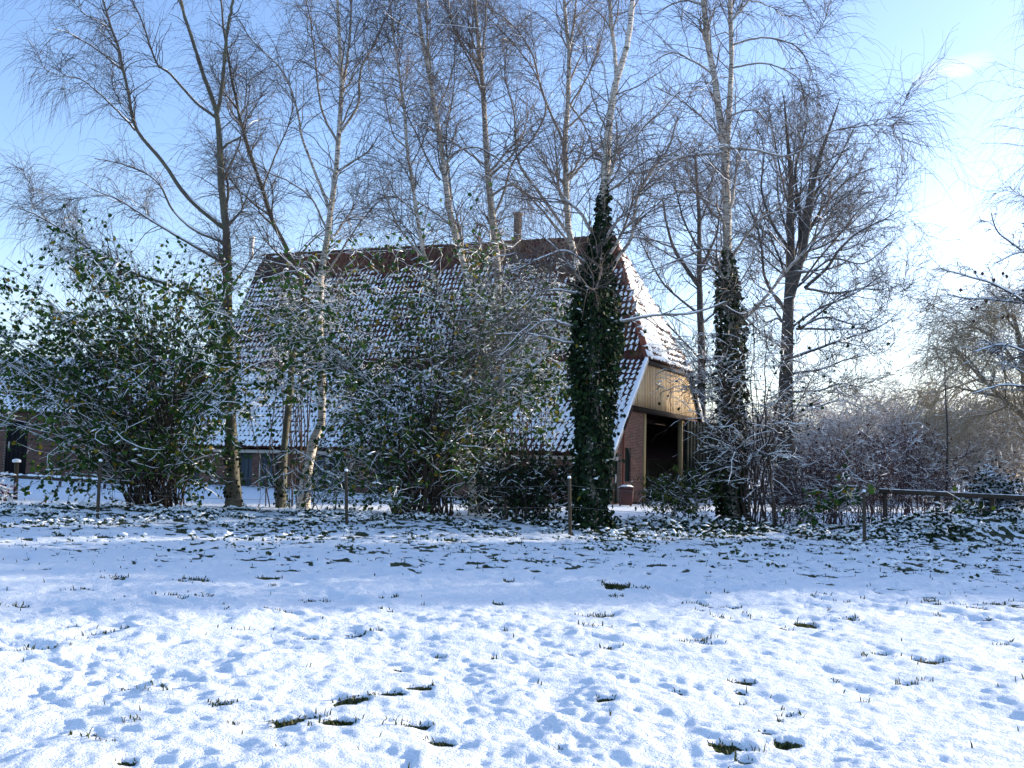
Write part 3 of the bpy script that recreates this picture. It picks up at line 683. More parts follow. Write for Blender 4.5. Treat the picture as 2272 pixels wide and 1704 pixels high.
sn += cap_line(BP(-0.14, WID - KINK_T + 0.02, KINK_Z + 0.03), rp0, 20, snow=0.3)
V, F, _ = blobs(np.array(sn), 0.13, rng, 1.6); mk('snow', V, F, 'snow', roof, smooth=True, kind='stuff')
# verge board with snow along the lower gable edge (both sides)
for sg in (0, 1):
    T = (lambda t: WID - t) if sg else (lambda t: t)
    p0, p1 = BP(-0.20, T(EAVE_T), EAVE_Z), BP(-0.20, T(KINK_T), KINK_Z)
    box_obj('verge_board', p0 - Z * 0.14, A * 0.05, p1 - p0, Z * 0.22, 'pale_trim', barn)
    Pv = (p0 + (p1 - p0) * np.linspace(0.0, 0.97, 24)[:, None] + Z * 0.13 + A * 0.06)[None]
    V, F, _ = tube(Pv, 0.07 + 0.035 * rng.random((1, 24)), 6); mk('verge_snow', V, F, 'snow', barn, base=p0, smooth=True, kind='stuff')
# chimney on the front slope by the ridge
ch_s = 7.6
chp = BP(ch_s, WID / 2 - 0.55, 0); zt = W(1165, 472, chp[1])[2]; zb = ridge_z(np.array(ch_s)) - 1.0
chim = bevel_box_obj('chimney', chp - A * 0.15 - G * 0.15 + Z * zb, A * 0.30, G * 0.30, Z * (zt - zb - 0.12), 'chimney_stone', barn, 0.015)
bevel_box_obj('cap', chp - A * 0.22 - G * 0.22 + Z * (zt - 0.12), A * 0.44, G * 0.44, Z * 0.10, 'mortar', chim, 0.02)
sl = y_up; p_ = BP(ch_s - 0.45, KINK_T, KINK_Z) + y_up * (len_up - 1.75); zn = norm(np.cross(A, y_up)); zn = zn if zn[2] > 0 else -zn
box_obj('flashing', p_ + zn * 0.06, A * 0.9, y_up * 0.75, zn * 0.03, 'lead', chim)
fp = W(558, 552, BP(LEN - 0.3, WID / 2, 0)[1]); P = np.array([[fp + Z * q for q in np.linspace(-0.6, 0.75, 7)]]); V, F, _ = tube(P, np.array([[.13, .13, .13, .13, .13, .17, .16]]), 10)
mk('flue', V, F, 'white_paint', barn, base=P[0, 0], smooth=True)

# ------------------------------------------------------------------ brick outbuilding on the left
OB = W(300, 1070, 51.0); OB[2] = 0.1
AX = norm(np.array([-1.0, 0.10, 0])); GX_ = norm(np.array([0.10, 1.0, 0]))
outb = thing('outbuilding', OB, 'low brick outbuilding with black door and small white window left of the barn', 'building')
def o_x(px):
    r = (px - CX) / FPX; return (OB[0] - r * OB[1]) / (r * AX[1] - AX[0])
def o_z(px, py): x = o_x(px); return W(px, py, (OB + AX * x)[1])[2] - OB[2]
OL, OH = 24.0, 3.55
dx0, dx1 = o_x(67), o_x(18); dz = 3.0
wx0, wx1 = o_x(171), o_x(143)
wz0, wz1 = o_z(155, 986), o_z(155, 958)
ow = wall_panel('front_wall', OB, AX, -GX_, OL, OH, [(dx0, dx1, 0.0, dz), (wx0, wx1, wz0, wz1)], outb, n_obj=0, pref=4.0, seed=9, bh=0.058, brick_to=12.5)
dr = box_obj('door', OB + AX * dx0 + GX_ * 0.10, AX * (dx1 - dx0), GX_ * 0.06, Z * dz, 'black_door', outb)
for k in range(5):
    wpl = (dx1 - dx0) / 5; box_obj('plank', OB + AX * (dx0 + k * wpl + 0.008) + GX_ * (0.07 - 0.006 * (k % 2)) + Z * 0.02, AX * (wpl - 0.016), GX_ * 0.03, Z * (dz - 0.04), 'black_door', dr)
box_obj('handle', OB + AX * o_x(27) + GX_ * 0.02 + Z * (o_z(27, 995)), AX * 0.07, GX_ * 0.05, Z * (o_z(27, 980) - o_z(27, 995)), 'pale_trim', dr)
wo = box_obj('window', OB + AX * wx0 + GX_ * 0.1 + Z * wz0, AX * (wx1 - wx0), GX_ * 0.02, Z * (wz1 - wz0), 'glass', outb)
wd, wh = wx1 - wx0, wz1 - wz0
for fx in (0.0, wd / 2 - 0.02, wd - 0.06): box_obj('frame', OB + AX * (wx0 + fx) + GX_ * 0.04 + Z * wz0, AX * (0.04 if 0 < fx < wd - 0.07 else 0.06), GX_ * 0.05, Z * wh, 'white_paint', wo)
for fz in (0.003, wh / 2 - 0.02, wh - 0.06): box_obj('frame', OB + AX * (wx0 + 0.061) + GX_ * 0.046 + Z * (wz0 + fz), AX * (wd - 0.122), GX_ * 0.04, Z * 0.05, 'white_paint', wo)
box_obj('sill', OB + AX * (wx0 - 0.06) - GX_ * 0.05 + Z * (wz0 - 0.05), AX * (wd + 0.12), GX_ * 0.15, Z * 0.045, 'white_paint', wo)
OR_Z, OR_D = 6.9, 4.6
oroof = mk('roof', np.array([OB + AX * q + GX_ * d + Z * z for q, d, z in ((-1.0, -0.4, OH - 0.1), (OL, -0.4, OH - 0.1), (OL, OR_D, OR_Z), (-1.0, OR_D, OR_Z), (OL, 2 * OR_D, OH - 0.1), (-1.0, 2 * OR_D, OH - 0.1))]), np.array([[0, 1, 2, 3], [3, 2, 4, 5]]), 'roof_deck', outb, base=OB + Z * OH)
tile_O, tile_B, snow_O, snow_B = [], [], [], []
vv_ = GX_ * (OR_D + 0.4) + Z * (OR_Z - OH + 0.1); lo = np.linalg.norm(vv_)
lay(OB - AX * 1.0 - GX_ * 0.42 + Z * (OH - 0.08), AX, vv_ / lo, int((OL + 1) / TW), int(lo / TL), lambda x, y: y < lo, lambda x, y, r: np.clip(1.02 - 0.4 * sstep(0.5, 0.8, fbm(x / 2, y / 1.5, 2, 90)) - 0.3 * (r < 0.1), 0, 1), 91)
TO2, TB2 = np.concatenate(tile_O), np.concatenate(tile_B); V, F = stamp(TVt, TFt, TO2, TB2)
mk('tile_courses', V, F, 'roof_tile', oroof, attrs={'tint': np.repeat(rng.random(len(TO2)), len(TVt))}, kind='stuff')
V, F = stamp(PADV, PADF, np.concatenate(snow_O), np.concatenate(snow_B)); mk('snow', V, F, 'snow', oroof, smooth=True, kind='stuff')
mk('back_wall', np.array([OB + GX_ * (2 * OR_D - 0.4), OB + AX * OL + GX_ * (2 * OR_D - 0.4), OB + AX * OL + GX_ * (2 * OR_D - 0.4) + Z * OH, OB + GX_ * (2 * OR_D - 0.4) + Z * OH]), np.array([[0, 1, 2, 3]]), 'mortar', outb, base=OB + GX_ * (2 * OR_D - 0.4))
for q in (0.02, OL - 0.02):
    e = OB + AX * q; mk('gable_wall', np.array([e, e + GX_ * (2 * OR_D - 0.4), e + GX_ * (2 * OR_D - 0.4) + Z * OH, e + GX_ * OR_D + Z * (OR_Z - 0.1), e + Z * OH]), [np.array([[0, 1, 2, 3, 4]])], 'mortar', outb, base=e)
print('buildings', round(time.time() - T0, 1))

# ------------------------------------------------------------------ trees
def px_line(pts, D, dD=0.0, S=20, rng=None):
    n = len(pts); q = [W(x, y, D + dD * i / (n - 1)) for i, (x, y) in enumerate(pts)]
    return smooth_line(q, S)
def taper(r0, r1, S, p=0.9): return r1 + (r0 - r1) * (1 - np.linspace(0, 1, S)) ** p
def tree(name, label, group, D, stems, limbs=(), mat='bark_birch', seed=0, n_limb=14, n_sub=110, n_twig=3200, limb_len=(2.2, 4.2), limb_ang=0.75, limb_trop=0.10,
         sub_len=(0.9, 2.5), sub_trop=-0.03, twig_len=(0.5, 1.6), twig_trop=-0.30, twig_r=0.0043, u0=0.35, snow_amt=1.0, patch=0.4, twig_wander=0.12, twig_snow=0.0,
         cat='tree', ivy=None, twig_ang=0.8, keep=None, twig_S=4, snow_sub=True, stem_bias=1.0, sub_wander=0.2, limb_scale=1.0):
    rng = np.random.default_rng(seed)
    t0 = px_line(stems[0][0], D, stems[0][3] if len(stems[0]) > 3 else 0.0, 30)
    t0[0, 2] = gz(t0[0, 0], t0[0, 1]) - 0.12
    root = thing(name, (t0[0, 0], t0[0, 1], t0[0, 2] + 0.12), label, cat, group)
    mains, mrad, snows = [], [], []
    for i, st in enumerate(stems):
        P = t0 if i == 0 else px_line(st[0], D, st[3] if len(st) > 3 else 0.0, 30)
        r = taper(st[1], st[2], 30)
        if i == 0: r = r * (1 + 0.55 * np.exp(-np.linspace(0, 1, 30) * 18))
        P = P + rng.normal(0, 0.012, P.shape) * np.linspace(0, 1, 30)[:, None]
        V, F, Rr = tube(P[None], r[None], 9); V = V + rng.normal(0, 0.006 + 0.02 * st[1], V.shape) * (Rr / st[1])[:, None]
        mk('trunk' if i == 0 else 'stem', V, F, mat, root, attrs={'rad': Rr}, smooth=True)
        mains.append(P); mrad.append(r); snows.append(snow_on(P[None], r[None] * 0.6, rng, 5, 0.9, 0.1))
    for i, lb in enumerate(limbs):
        P = px_line(lb[0], D, lb[3] if len(lb) > 3 else rng.normal(0, 0.8), 30); r = taper(lb[1] * limb_scale, lb[2] * limb_scale, 30)
        P = P + np.cumsum(rng.normal(0, 0.008, P.shape), axis=0)
        V, F, Rr = tube(P[None], r[None], 7); mk('limb', V, F, mat, root, attrs={'rad': Rr}, smooth=True)
        mains.append(P); mrad.append(r); snows.append(snow_on(P[None], r[None], rng, 5, snow_amt, 0.05))
    MP, MR = np.stack(mains), np.stack(mrad)
    br = []
    bias = np.array([stem_bias] * len(stems) + [0.8] * len(limbs))
    if n_limb:
        O, d, _, pr, uu = spawn(MP, MR, n_limb, u0, 0.97, limb_ang, rng, bias)
        k = O[:, 2] > t0[0, 2] + 1.0; O, d, pr, uu = O[k], d[k], pr[k], uu[k]
        L = rng.uniform(*limb_len, len(O)) * (1.1 - 0.45 * uu)
        P = grow(O, d, L, 12, 0.16, np.array([0, 0, limb_trop]), rng); r = np.minimum(pr * 0.55, 0.05)[:, None] * np.linspace(1, 0.18, 12)
        br.append((P, np.maximum(r, 0.007)))
    allP = [MP] + [smooth12(q) for q in []]
    src = [(MP[:, ::1], MR)] + br
    # second-order branches
    sub = []
    u0s = u0; tot = sum(np.linalg.norm(np.diff(P, axis=1), axis=2).sum() * (0.5 if i == 0 else 1.0) for i, (P, r) in enumerate(src))
    for i, (P, r) in enumerate(src):
        share = np.linalg.norm(np.diff(P, axis=1), axis=2).sum() * (0.5 if i == 0 else 1.0) / tot
        n = max(1, int(n_sub * share))
        bs = np.array([0.7 * stem_bias] * len(stems) + [1.6] * len(limbs)) if i == 0 else None
        O, d, pl, pr, uu = spawn(P, r, n, 0.30 if i else u0, 1.0, 0.72, rng, bs, 1.0)
        k = O[:, 2] > t0[0, 2] + 1.2; O, d, pr, uu = O[k], d[k], pr[k], uu[k]
        L = rng.uniform(*sub_len, len(O)) * (1.15 - 0.4 * uu)
        Q = grow(O, d, L, 7, sub_wander, np.array([0, 0, sub_trop]), rng, 0.25); rr = np.clip(pr * 0.5, 0.008, 0.019)[:, None] * np.linspace(1, 0.4, 7)
        sub.append((Q, rr))
    parts = [tube(P, r, 5) for P, r in br] + [tube(P, r, 3) for P, r in sub]
    if parts:
        V, F, Rr = join(parts); mk('branches', V, F, mat, root, attrs={'rad': Rr}, smooth=True, kind='stuff')
    for P, r in br: snows.append(snow_on(P, r, rng, 4, snow_amt, patch))
    if snow_sub:
        for P, r in sub:
            k = rng.random(len(P)) < 0.12; snows.append(snow_on(P[k], r[k], rng, 3, snow_amt, patch))
    # twigs
    SP = np.concatenate([P for P, r in sub]); SR = np.concatenate([r for P, r in sub])
    tw = []
    n1 = int(n_twig * 0.82); O, d, pl, pr, uu = spawn(SP, SR, n1, 0.10, 1.0, twig_ang, rng)
    if br:
        BPs = np.concatenate([P for P, r in br]); BR = np.concatenate([r for P, r in br])
        O2, d2, _, _, _ = spawn(BPs, BR, n_twig - n1, 0.35, 1.0, twig_ang, rng); O = np.vstack([O, O2]); d = np.vstack([d, d2])
    if keep is not None:
        k = keep(O); O, d = O[k], d[k]
    L = rng.uniform(*twig_len, len(O))
    Q = grow(O, d, L, twig_S, twig_wander, np.array([0, 0, twig_trop]), rng, 0.35)
    rr = (twig_r * (0.7 + 0.6 * rng.random(len(O))))[:, None] * np.linspace(1, 0.5, twig_S)
    V, F, Rr = tube(Q, rr, 3); mk('twigs', V, F, mat, root, attrs={'rad': Rr}, kind='stuff')
    if twig_snow > 0:
        k = rng.random(len(Q)) < twig_snow; snows.append(snow_on(Q[k], rr[k], rng, 3, 1.2, patch))
    V, F, _ = join(snows); mk('snow', V, F, 'snow', root, smooth=True, kind='stuff')
    if ivy: add_ivy(root, t0, ivy, rng)
    return root, t0, Q
def add_ivy(root, axis, prof, rng):
    """prof: list of (fraction along trunk, radius); n leaves from the last entry"""
    n, fr = prof[0], np.array(prof[1:])
    ug = np.linspace(fr[0, 0], fr[-1, 0], 200); cw = np.cumsum(np.interp(ug, fr[:, 0], fr[:, 1]) ** 1.1); u = np.interp(rng.random(n), cw / cw[-1], ug); S = len(axis) - 1; f = u * S; i = np.minimum(f.astype(int), S - 1)
    C = axis[i] + (axis[i + 1] - axis[i]) * (f - i)[:, None]; rad = np.interp(u, fr[:, 0], fr[:, 1])
    a = rng.random(n) * 2 * math.pi; lump = 0.55 + 0.55 * vnoise(a * 1.6, u * 22, 12) + 0.38 * vnoise(a * 3.1, u * 60, 13)
    rr = rad * lump * (1.02 - 0.5 * rng.random(n) ** 1.5 + 0.45 * rng.random(n) * (rng.random(n) > 0.90))
    od = np.stack([np.cos(a), np.sin(a), np.zeros(n)], 1); O = C + od * rr[:, None]
    V, F, Tn = leaves(O, 0.05 + 0.065 * rng.random(n), rng, 1.1, out=od * 0.45 - np.array([0, 0, 0.4])); mk('ivy_leaves', V, F, 'leaf_ivy', root, attrs={'tint': Tn * 0.985 + (Tn > 0.995) * 0.02}, kind='stuff')
    # climbing stems under the leaves
    m = 10; a0 = rng.random(m) * 6.28; us = np.linspace(fr[0, 0], fr[-1, 0] * 0.97, 24); fi = us * S; ii = np.minimum(fi.astype(int), S - 1)
    Cc = axis[ii] + (axis[ii + 1] - axis[ii]) * (fi - ii)[:, None]; rc = np.interp(us, fr[:, 0], fr[:, 1]) * 0.60
    aa_ = a0[:, None] + np.cumsum(rng.normal(0, 0.25, (m, 24)), axis=1)
    P = Cc[None] + np.stack([np.cos(aa_), np.sin(aa_), 0 * aa_], -1) * rc[None, :, None]; V, F, Rr = tube(P, np.full((m, 24), 0.02), 4)
    mk('ivy_stems', V, F, 'bark_oak', root, attrs={'rad': Rr}, kind='stuff')
    k = rng.random(n) < 0.03; V, F, _ = blobs(O[k] + [0, 0, 0.02], 0.04, rng, 1.6); mk('snow', V, F, 'snow', root, smooth=True, kind='stuff')
def smooth12(q): return q

GR = 'birches in the row before the barn'
inframe = lambda O: (O[:, 2] < EYE + O[:, 1] * 0.58)
KW = dict(keep=inframe)
tree('birch_tree', 'grey-green forked birch at the left end with long snowy limbs reaching left', GR, 29.0,
     [([(519, 1125), (514, 980), (507, 800), (505, 640), (503, 540), (501, 505), (491, 410), (486, 310), (481, 248)], 0.185, 0.075),
      ([(481, 250), (472, 222), (447, 155), (431, 100), (411, 40), (396, -30), (380, -140)], 0.07, 0.03, 1.0),
      ([(482, 250), (491, 205), (501, 105), (505, 62), (514, 20), (524, -60)], 0.065, 0.03, -1.0)],
     [([(502, 510), (462, 478), (411, 431), (380, 380), (349, 339), (308, 288), (293, 226), (277, 154), (269, 113), (252, 62), (231, -10), (220, -60)], 0.068, 0.02, -1.5),
      ([(501, 675), (410, 641), (309, 612), (265, 588), (207, 559), (159, 525), (96, 487), (39, 463)], 0.06, 0.012, -1.0),
      ([(500, 585), (425, 540), (350, 495), (285, 455), (240, 432), (205, 420)], 0.05, 0.012, 0.5),
      ([(498, 540), (440, 515), (390, 470), (350, 400), (280, 365), (215, 350)], 0.045, 0.012, 1.5),
      ([(481, 262), (430, 220), (380, 165), (350, 140), (320, 60), (290, -10)], 0.045, 0.015, -1.5),
      ([(300, 290), (262, 245), (220, 200), (175, 165), (140, 155)], 0.03, 0.010, -1.0), ([(270, 155), (215, 110), (160, 75), (115, 62)], 0.025, 0.009, -1.4),
      ([(505, 660), (540, 600), (570, 560), (590, 545)], 0.03, 0.012), ([(503, 690), (440, 660), (380, 650), (300, 600)], 0.035, 0.012),
      ([(496, 400), (525, 330), (545, 240), (550, 180)], 0.03, 0.010)],
     mat='bark_birch_dark', seed=11, sub_len=(0.6, 1.8), n_limb=20, n_sub=680, n_twig=3500, limb_len=(1.5, 3.2), u0=0.45, ivy=(700, (0.0, 0.27), (0.05, 0.23), (0.12, 0.20), (0.18, 0.15)), **KW)
tree('birch_tree', 'thin dark stem just right of the grey-green forked birch', GR, 30.0,
     [([(622, 1112), (631, 992), (640, 902), (647, 825), (648, 780), (667, 703), (676, 667), (667, 617), (635, 550), (608, 500), (598, 470), (581, 416), (555, 344), (535, 270), (520, 200), (500, 90), (490, 0), (485, -60)], 0.11, 0.02)],
     [([(645, 600), (690, 540), (730, 500), (780, 440)], 0.03, 0.01), ([(598, 480), (545, 440), (510, 400), (470, 330)], 0.03, 0.01), ([(581, 420), (620, 330), (650, 250), (640, 160)], 0.03, 0.01)],
     mat='bark_birch_dark', seed=12, n_limb=14, n_sub=270, n_twig=1600, limb_len=(1.2, 2.6), ivy=(300, (0.0, 0.20), (0.05, 0.15), (0.10, 0.11)), **KW)
tree('birch_tree', 'white birch with kinked base between the two hazels', GR, 29.5,
     [([(672, 1115), (690, 997), (712, 947), (715, 880), (710, 789), (710, 699), (712, 608), (724, 540), (733, 470), (745, 378), (751, 292), (758, 206), (757, 137), (751, 69), (748, 0), (745, -70), (740, -150)], 0.135, 0.03),
      ([(758, 206), (772, 120), (778, 40), (780, -60)], 0.045, 0.02, 0.8)],
     [([(733, 470), (700, 380), (670, 300), (655, 230), (620, 150), (560, 90), (530, 40)], 0.05, 0.012, -1.0), ([(757, 292), (795, 230), (800, 160), (830, 100), (860, 30), (880, -30)], 0.045, 0.012, 1.0),
      ([(730, 520), (690, 440), (640, 400), (600, 380), (560, 350)], 0.035, 0.01), ([(751, 320), (715, 250), (700, 160), (690, 60), (670, -20)], 0.04, 0.012, 1.5), ([(712, 620), (760, 560), (800, 500), (850, 445), (880, 440)], 0.04, 0.012),
      ([(712, 640), (660, 600), (610, 590), (560, 575)], 0.03, 0.01)],
     seed=13, n_limb=20, n_sub=480, n_twig=2600, limb_len=(1.5, 3.0), **KW)
tree('birch_tree', 'leaning white birch rising from the right hazel, ivy on its lower trunk', GR, 29.0,
     [([(1066, 1130), (1070, 1000), (1070, 902), (1067, 790), (1060, 690), (1042, 631), (1022, 563), (1006, 509), (992, 430), (982, 344), (965, 240), (947, 137), (934, 69), (928, 0), (920, -80), (915, -150)], 0.14, 0.035)],
     [([(1004, 505), (1002, 440), (995, 380), (990, 300), (1005, 210), (1010, 130)], 0.035, 0.012), ([(965, 250), (995, 190), (1010, 120), (1000, 30)], 0.03, 0.01), ([(975, 400), (940, 330), (915, 270), (880, 200)], 0.035, 0.01),
      ([(947, 140), (945, 60), (944, -20)], 0.04, 0.02), ([(1004, 500), (960, 470), (920, 445), (890, 440)], 0.03, 0.01), ([(985, 360), (1030, 330), (1075, 335), (1130, 370), (1180, 410)], 0.03, 0.01)],
     seed=14, n_limb=18, n_sub=420, n_twig=2400, limb_len=(1.5, 3.0), ivy=(2200, (0.0, 0.30), (0.1, 0.26), (0.25, 0.24), (0.33, 0.16), (0.38, 0.08)), **KW)
tree('birch_tree', 'slim white birch leaning left from the right hazel', GR, 28.6,
     [([(1050, 1125), (1040, 950), (1025, 790), (1002, 703), (975, 644), (952, 595), (936, 545), (923, 464), (913, 395), (903, 326), (896, 240), (882, 137), (870, 60), (860, -40)], 0.095, 0.02)],
     [([(945, 580), (905, 535), (880, 500), (862, 455), (840, 400)], 0.04, 0.012), ([(903, 330), (870, 300), (855, 240), (840, 180)], 0.025, 0.01), ([(910, 370), (940, 310), (950, 250)], 0.025, 0.01)],
     seed=15, n_limb=14, n_sub=270, n_twig=1500, limb_len=(1.2, 2.5), **KW)
tree('birch_tree', 'straight yellow-stained birch in the middle before the chimney side of the ridge', GR, 30.5,
     [([(1112, 1125), (1108, 950), (1106, 760), (1104, 620), (1100, 545), (1088, 447), (1081, 378), (1078, 300), (1071, 206), (1064, 120), (1057, 52), (1054, 0), (1050, -80), (1048, -160)], 0.16, 0.04)],
     [([(1068, 165), (1076, 60), (1078, -30)], 0.045, 0.02, 0.5), ([(1085, 440), (1130, 410), (1190, 440), (1230, 480)], 0.04, 0.015), ([(1081, 370), (1030, 335), (990, 310), (940, 280)], 0.035, 0.01),
      ([(1092, 490), (1120, 420), (1140, 360), (1190, 300), (1215, 240), (1190, 160), (1130, 80), (1080, 30)], 0.04, 0.012, 1.0), ([(1095, 520), (1065, 500), (1050, 520)], 0.03, 0.02), ([(1073, 215), (1040, 130), (1005, 60), (985, 0)], 0.035, 0.012)],
     seed=16, n_limb=20, n_sub=440, n_twig=2400, limb_len=(1.5, 3.0), ivy=(700, (0.0, 0.24), (0.15, 0.2), (0.28, 0.12)), **KW)
tree('birch_tree', 'birch with small orange tufts whose trunk passes behind the tall ivy column', GR, 31.0,
     [([(1300, 1135), (1305, 900), (1300, 700), (1288, 615), (1270, 550), (1260, 500), (1257, 430), (1253, 326), (1260, 223), (1262, 103), (1253, 34), (1250, -40), (1248, -140)], 0.15, 0.04),
      ([(1262, 110), (1275, 40), (1282, -60)], 0.045, 0.02)],
     [([(1256, 515), (1233, 474), (1198, 430), (1147, 354), (1140, 250), (1120, 170), (1125, 100)], 0.05, 0.012, -0.8), ([(1255, 330), (1225, 260), (1200, 200), (1180, 120), (1140, 60), (1070, 10)], 0.045, 0.012, 0.8),
      ([(1260, 225), (1300, 290), (1320, 350), (1330, 390)], 0.03, 0.012), ([(1262, 240), (1300, 170), (1330, 90), (1345, 20)], 0.035, 0.012), ([(1275, 560), (1230, 500), (1170, 430), (1130, 400), (1090, 390)], 0.04, 0.012)],
     seed=17, n_limb=18, n_sub=420, n_twig=2400, limb_len=(1.5, 3.0), **KW)
iv1, iv1_ax, _ = tree('birch_tree', 'birch with thick dark ivy column from base to roof height, nearest trunk', GR, 22.8,
     [([(1312, 1180), (1316, 1000), (1318, 850), (1320, 700), (1326, 600), (1335, 500), (1339, 430), (1346, 344), (1356, 240), (1370, 172), (1387, 120), (1401, 34), (1406, -30), (1410, -110)], 0.15, 0.045),
      ([(1369, 176), (1362, 105), (1353, 10), (1350, -60)], 0.05, 0.03, 0.6)],
     [([(1330, 640), (1366, 581), (1398, 531), (1407, 450), (1440, 380), (1475, 330), (1500, 260)], 0.05, 0.015, -0.8), ([(1335, 560), (1290, 480), (1240, 430), (1190, 330)], 0.05, 0.015, 0.6),
      ([(1322, 722), (1400, 712), (1457, 701), (1547, 692), (1615, 667)], 0.035, 0.015, -0.6), ([(1318, 735), (1270, 725), (1220, 712), (1175, 735), (1140, 770)], 0.04, 0.012, -0.5), ([(1320, 660), (1260, 650), (1200, 652), (1150, 690)], 0.03, 0.012, -0.4),
      ([(1318, 770), (1250, 760), (1180, 742), (1100, 740)], 0.03, 0.012, -0.7), ([(1344, 360), (1400, 310), (1450, 260), (1500, 210)], 0.03, 0.01), ([(1340, 430), (1385, 400), (1440, 360), (1500, 350)], 0.03, 0.01), ([(1350, 300), (1320, 240), (1300, 170)], 0.025, 0.01),
      ([(1326, 600), (1250, 560), (1190, 580), (1130, 605)], 0.03, 0.01, -0.5)],
     seed=18, n_limb=16, n_sub=400, n_twig=2100, limb_len=(1.2, 2.6), ivy=(12500, (0.0, 0.46), (0.04, 0.40), (0.15, 0.42), (0.295, 0.54), (0.38, 0.50), (0.44, 0.36), (0.50, 0.22), (0.55, 0.12), (0.59, 0.08)), **KW)
iv2, iv2_ax, _ = tree('birch_tree', 'twin-stemmed white birch right of the barn door, its foot wrapped in ivy', GR, 26.0,
     [([(1622, 1168), (1625, 1000), (1623, 850), (1618, 700), (1615, 591), (1613, 473), (1609, 370), (1604, 300), (1593, 236), (1583, 158), (1569, 79), (1560, 0), (1553, -70), (1548, -130)], 0.155, 0.06),
      ([(1610, 380), (1616, 276), (1621, 197), (1623, 118), (1621, 39), (1619, -30), (1617, -110)], 0.085, 0.045, 0.4)],
     [([(1622, 45), (1650, 15), (1690, -30)], 0.04, 0.02), ([(1616, 590), (1650, 530), (1690, 485), (1730, 462), (1745, 420)], 0.04, 0.015, -0.8), ([(1640, 720), (1690, 670), (1740, 612), (1801, 539), (1845, 481)], 0.05, 0.02, -1.2),
      ([(1618, 260), (1670, 245), (1690, 255), (1720, 300)], 0.025, 0.01), ([(1622, 100), (1670, 85), (1720, 90), (1770, 110), (1795, 160)], 0.03, 0.01), ([(1585, 165), (1530, 130), (1490, 115), (1440, 140)], 0.03, 0.01),
      ([(1610, 340), (1540, 345), (1470, 365), (1400, 385)], 0.035, 0.01, -0.8), ([(1612, 330), (1680, 335), (1740, 348), (1800, 320), (1850, 290), (1960, 275)], 0.035, 0.01, -1.0), ([(1560, 10), (1510, 0), (1460, 30)], 0.03, 0.01),
      ([(1605, 310), (1560, 260), (1510, 220), (1450, 190)], 0.03, 0.01), ([(1612, 470), (1560, 440), (1520, 400), (1480, 395)], 0.03, 0.01), ([(1614, 560), (1560, 555), (1500, 580), (1450, 600)], 0.03, 0.01), ([(1624, 150), (1700, 140), (1770, 170), (1790, 230)], 0.025, 0.01)],
     seed=19, n_limb=20, n_sub=560, n_twig=3200, limb_len=(1.3, 2.8), ivy=(6200, (0.0, 0.46), (0.05, 0.40), (0.2, 0.36), (0.33, 0.36), (0.40, 0.30), (0.44, 0.20), (0.465, 0.10)), **KW)
print('birches', round(time.time() - T0, 1))
OAK = dict(sub_wander=0.32, limb_scale=0.62, limb_trop=0.035, sub_trop=0.02, twig_trop=0.01, twig_wander=0.36, twig_len=(0.3, 0.9), stem_bias=0.3, twig_S=4, twig_r=0.008, limb_ang=0.9, sub_len=(1.0, 2.8), twig_ang=0.6, mat='bark_oak', twig_snow=0.05, patch=0.75)
fan = []                                  # finer limbs filling the rounded crown
rf = np.random.default_rng(201)
for k, a in enumerate(np.linspace(-38, 205, 22)):
    ca_, sa_ = math.cos(R(a)), math.sin(R(a)); rx, ry = (205 if ca_ > 0 else 150), (350 if sa_ > 0 else 260)
    e = (1790 + rx * ca_ * rf.uniform(0.85, 1.0), 575 - ry * sa_ * rf.uniform(0.88, 1.02)); o_ = (1752 + rf.uniform(0, 30) * (ca_ > 0), 640 - 150 * rf.random() * max(sa_, 0) + 90 * (sa_ < 0.1))
    m1 = (o_[0] + (e[0] - o_[0]) * 0.30 + rf.normal(0, 10), o_[1] + (e[1] - o_[1]) * 0.42 + rf.normal(0, 10)); m2 = (o_[0] + (e[0] - o_[0]) * 0.68 + rf.normal(0, 12), o_[1] + (e[1] - o_[1]) * 0.76 + rf.normal(0, 12))
    fan.append(([o_, m1, m2, e], 0.09, 0.014, rf.normal(0, 2.2)))
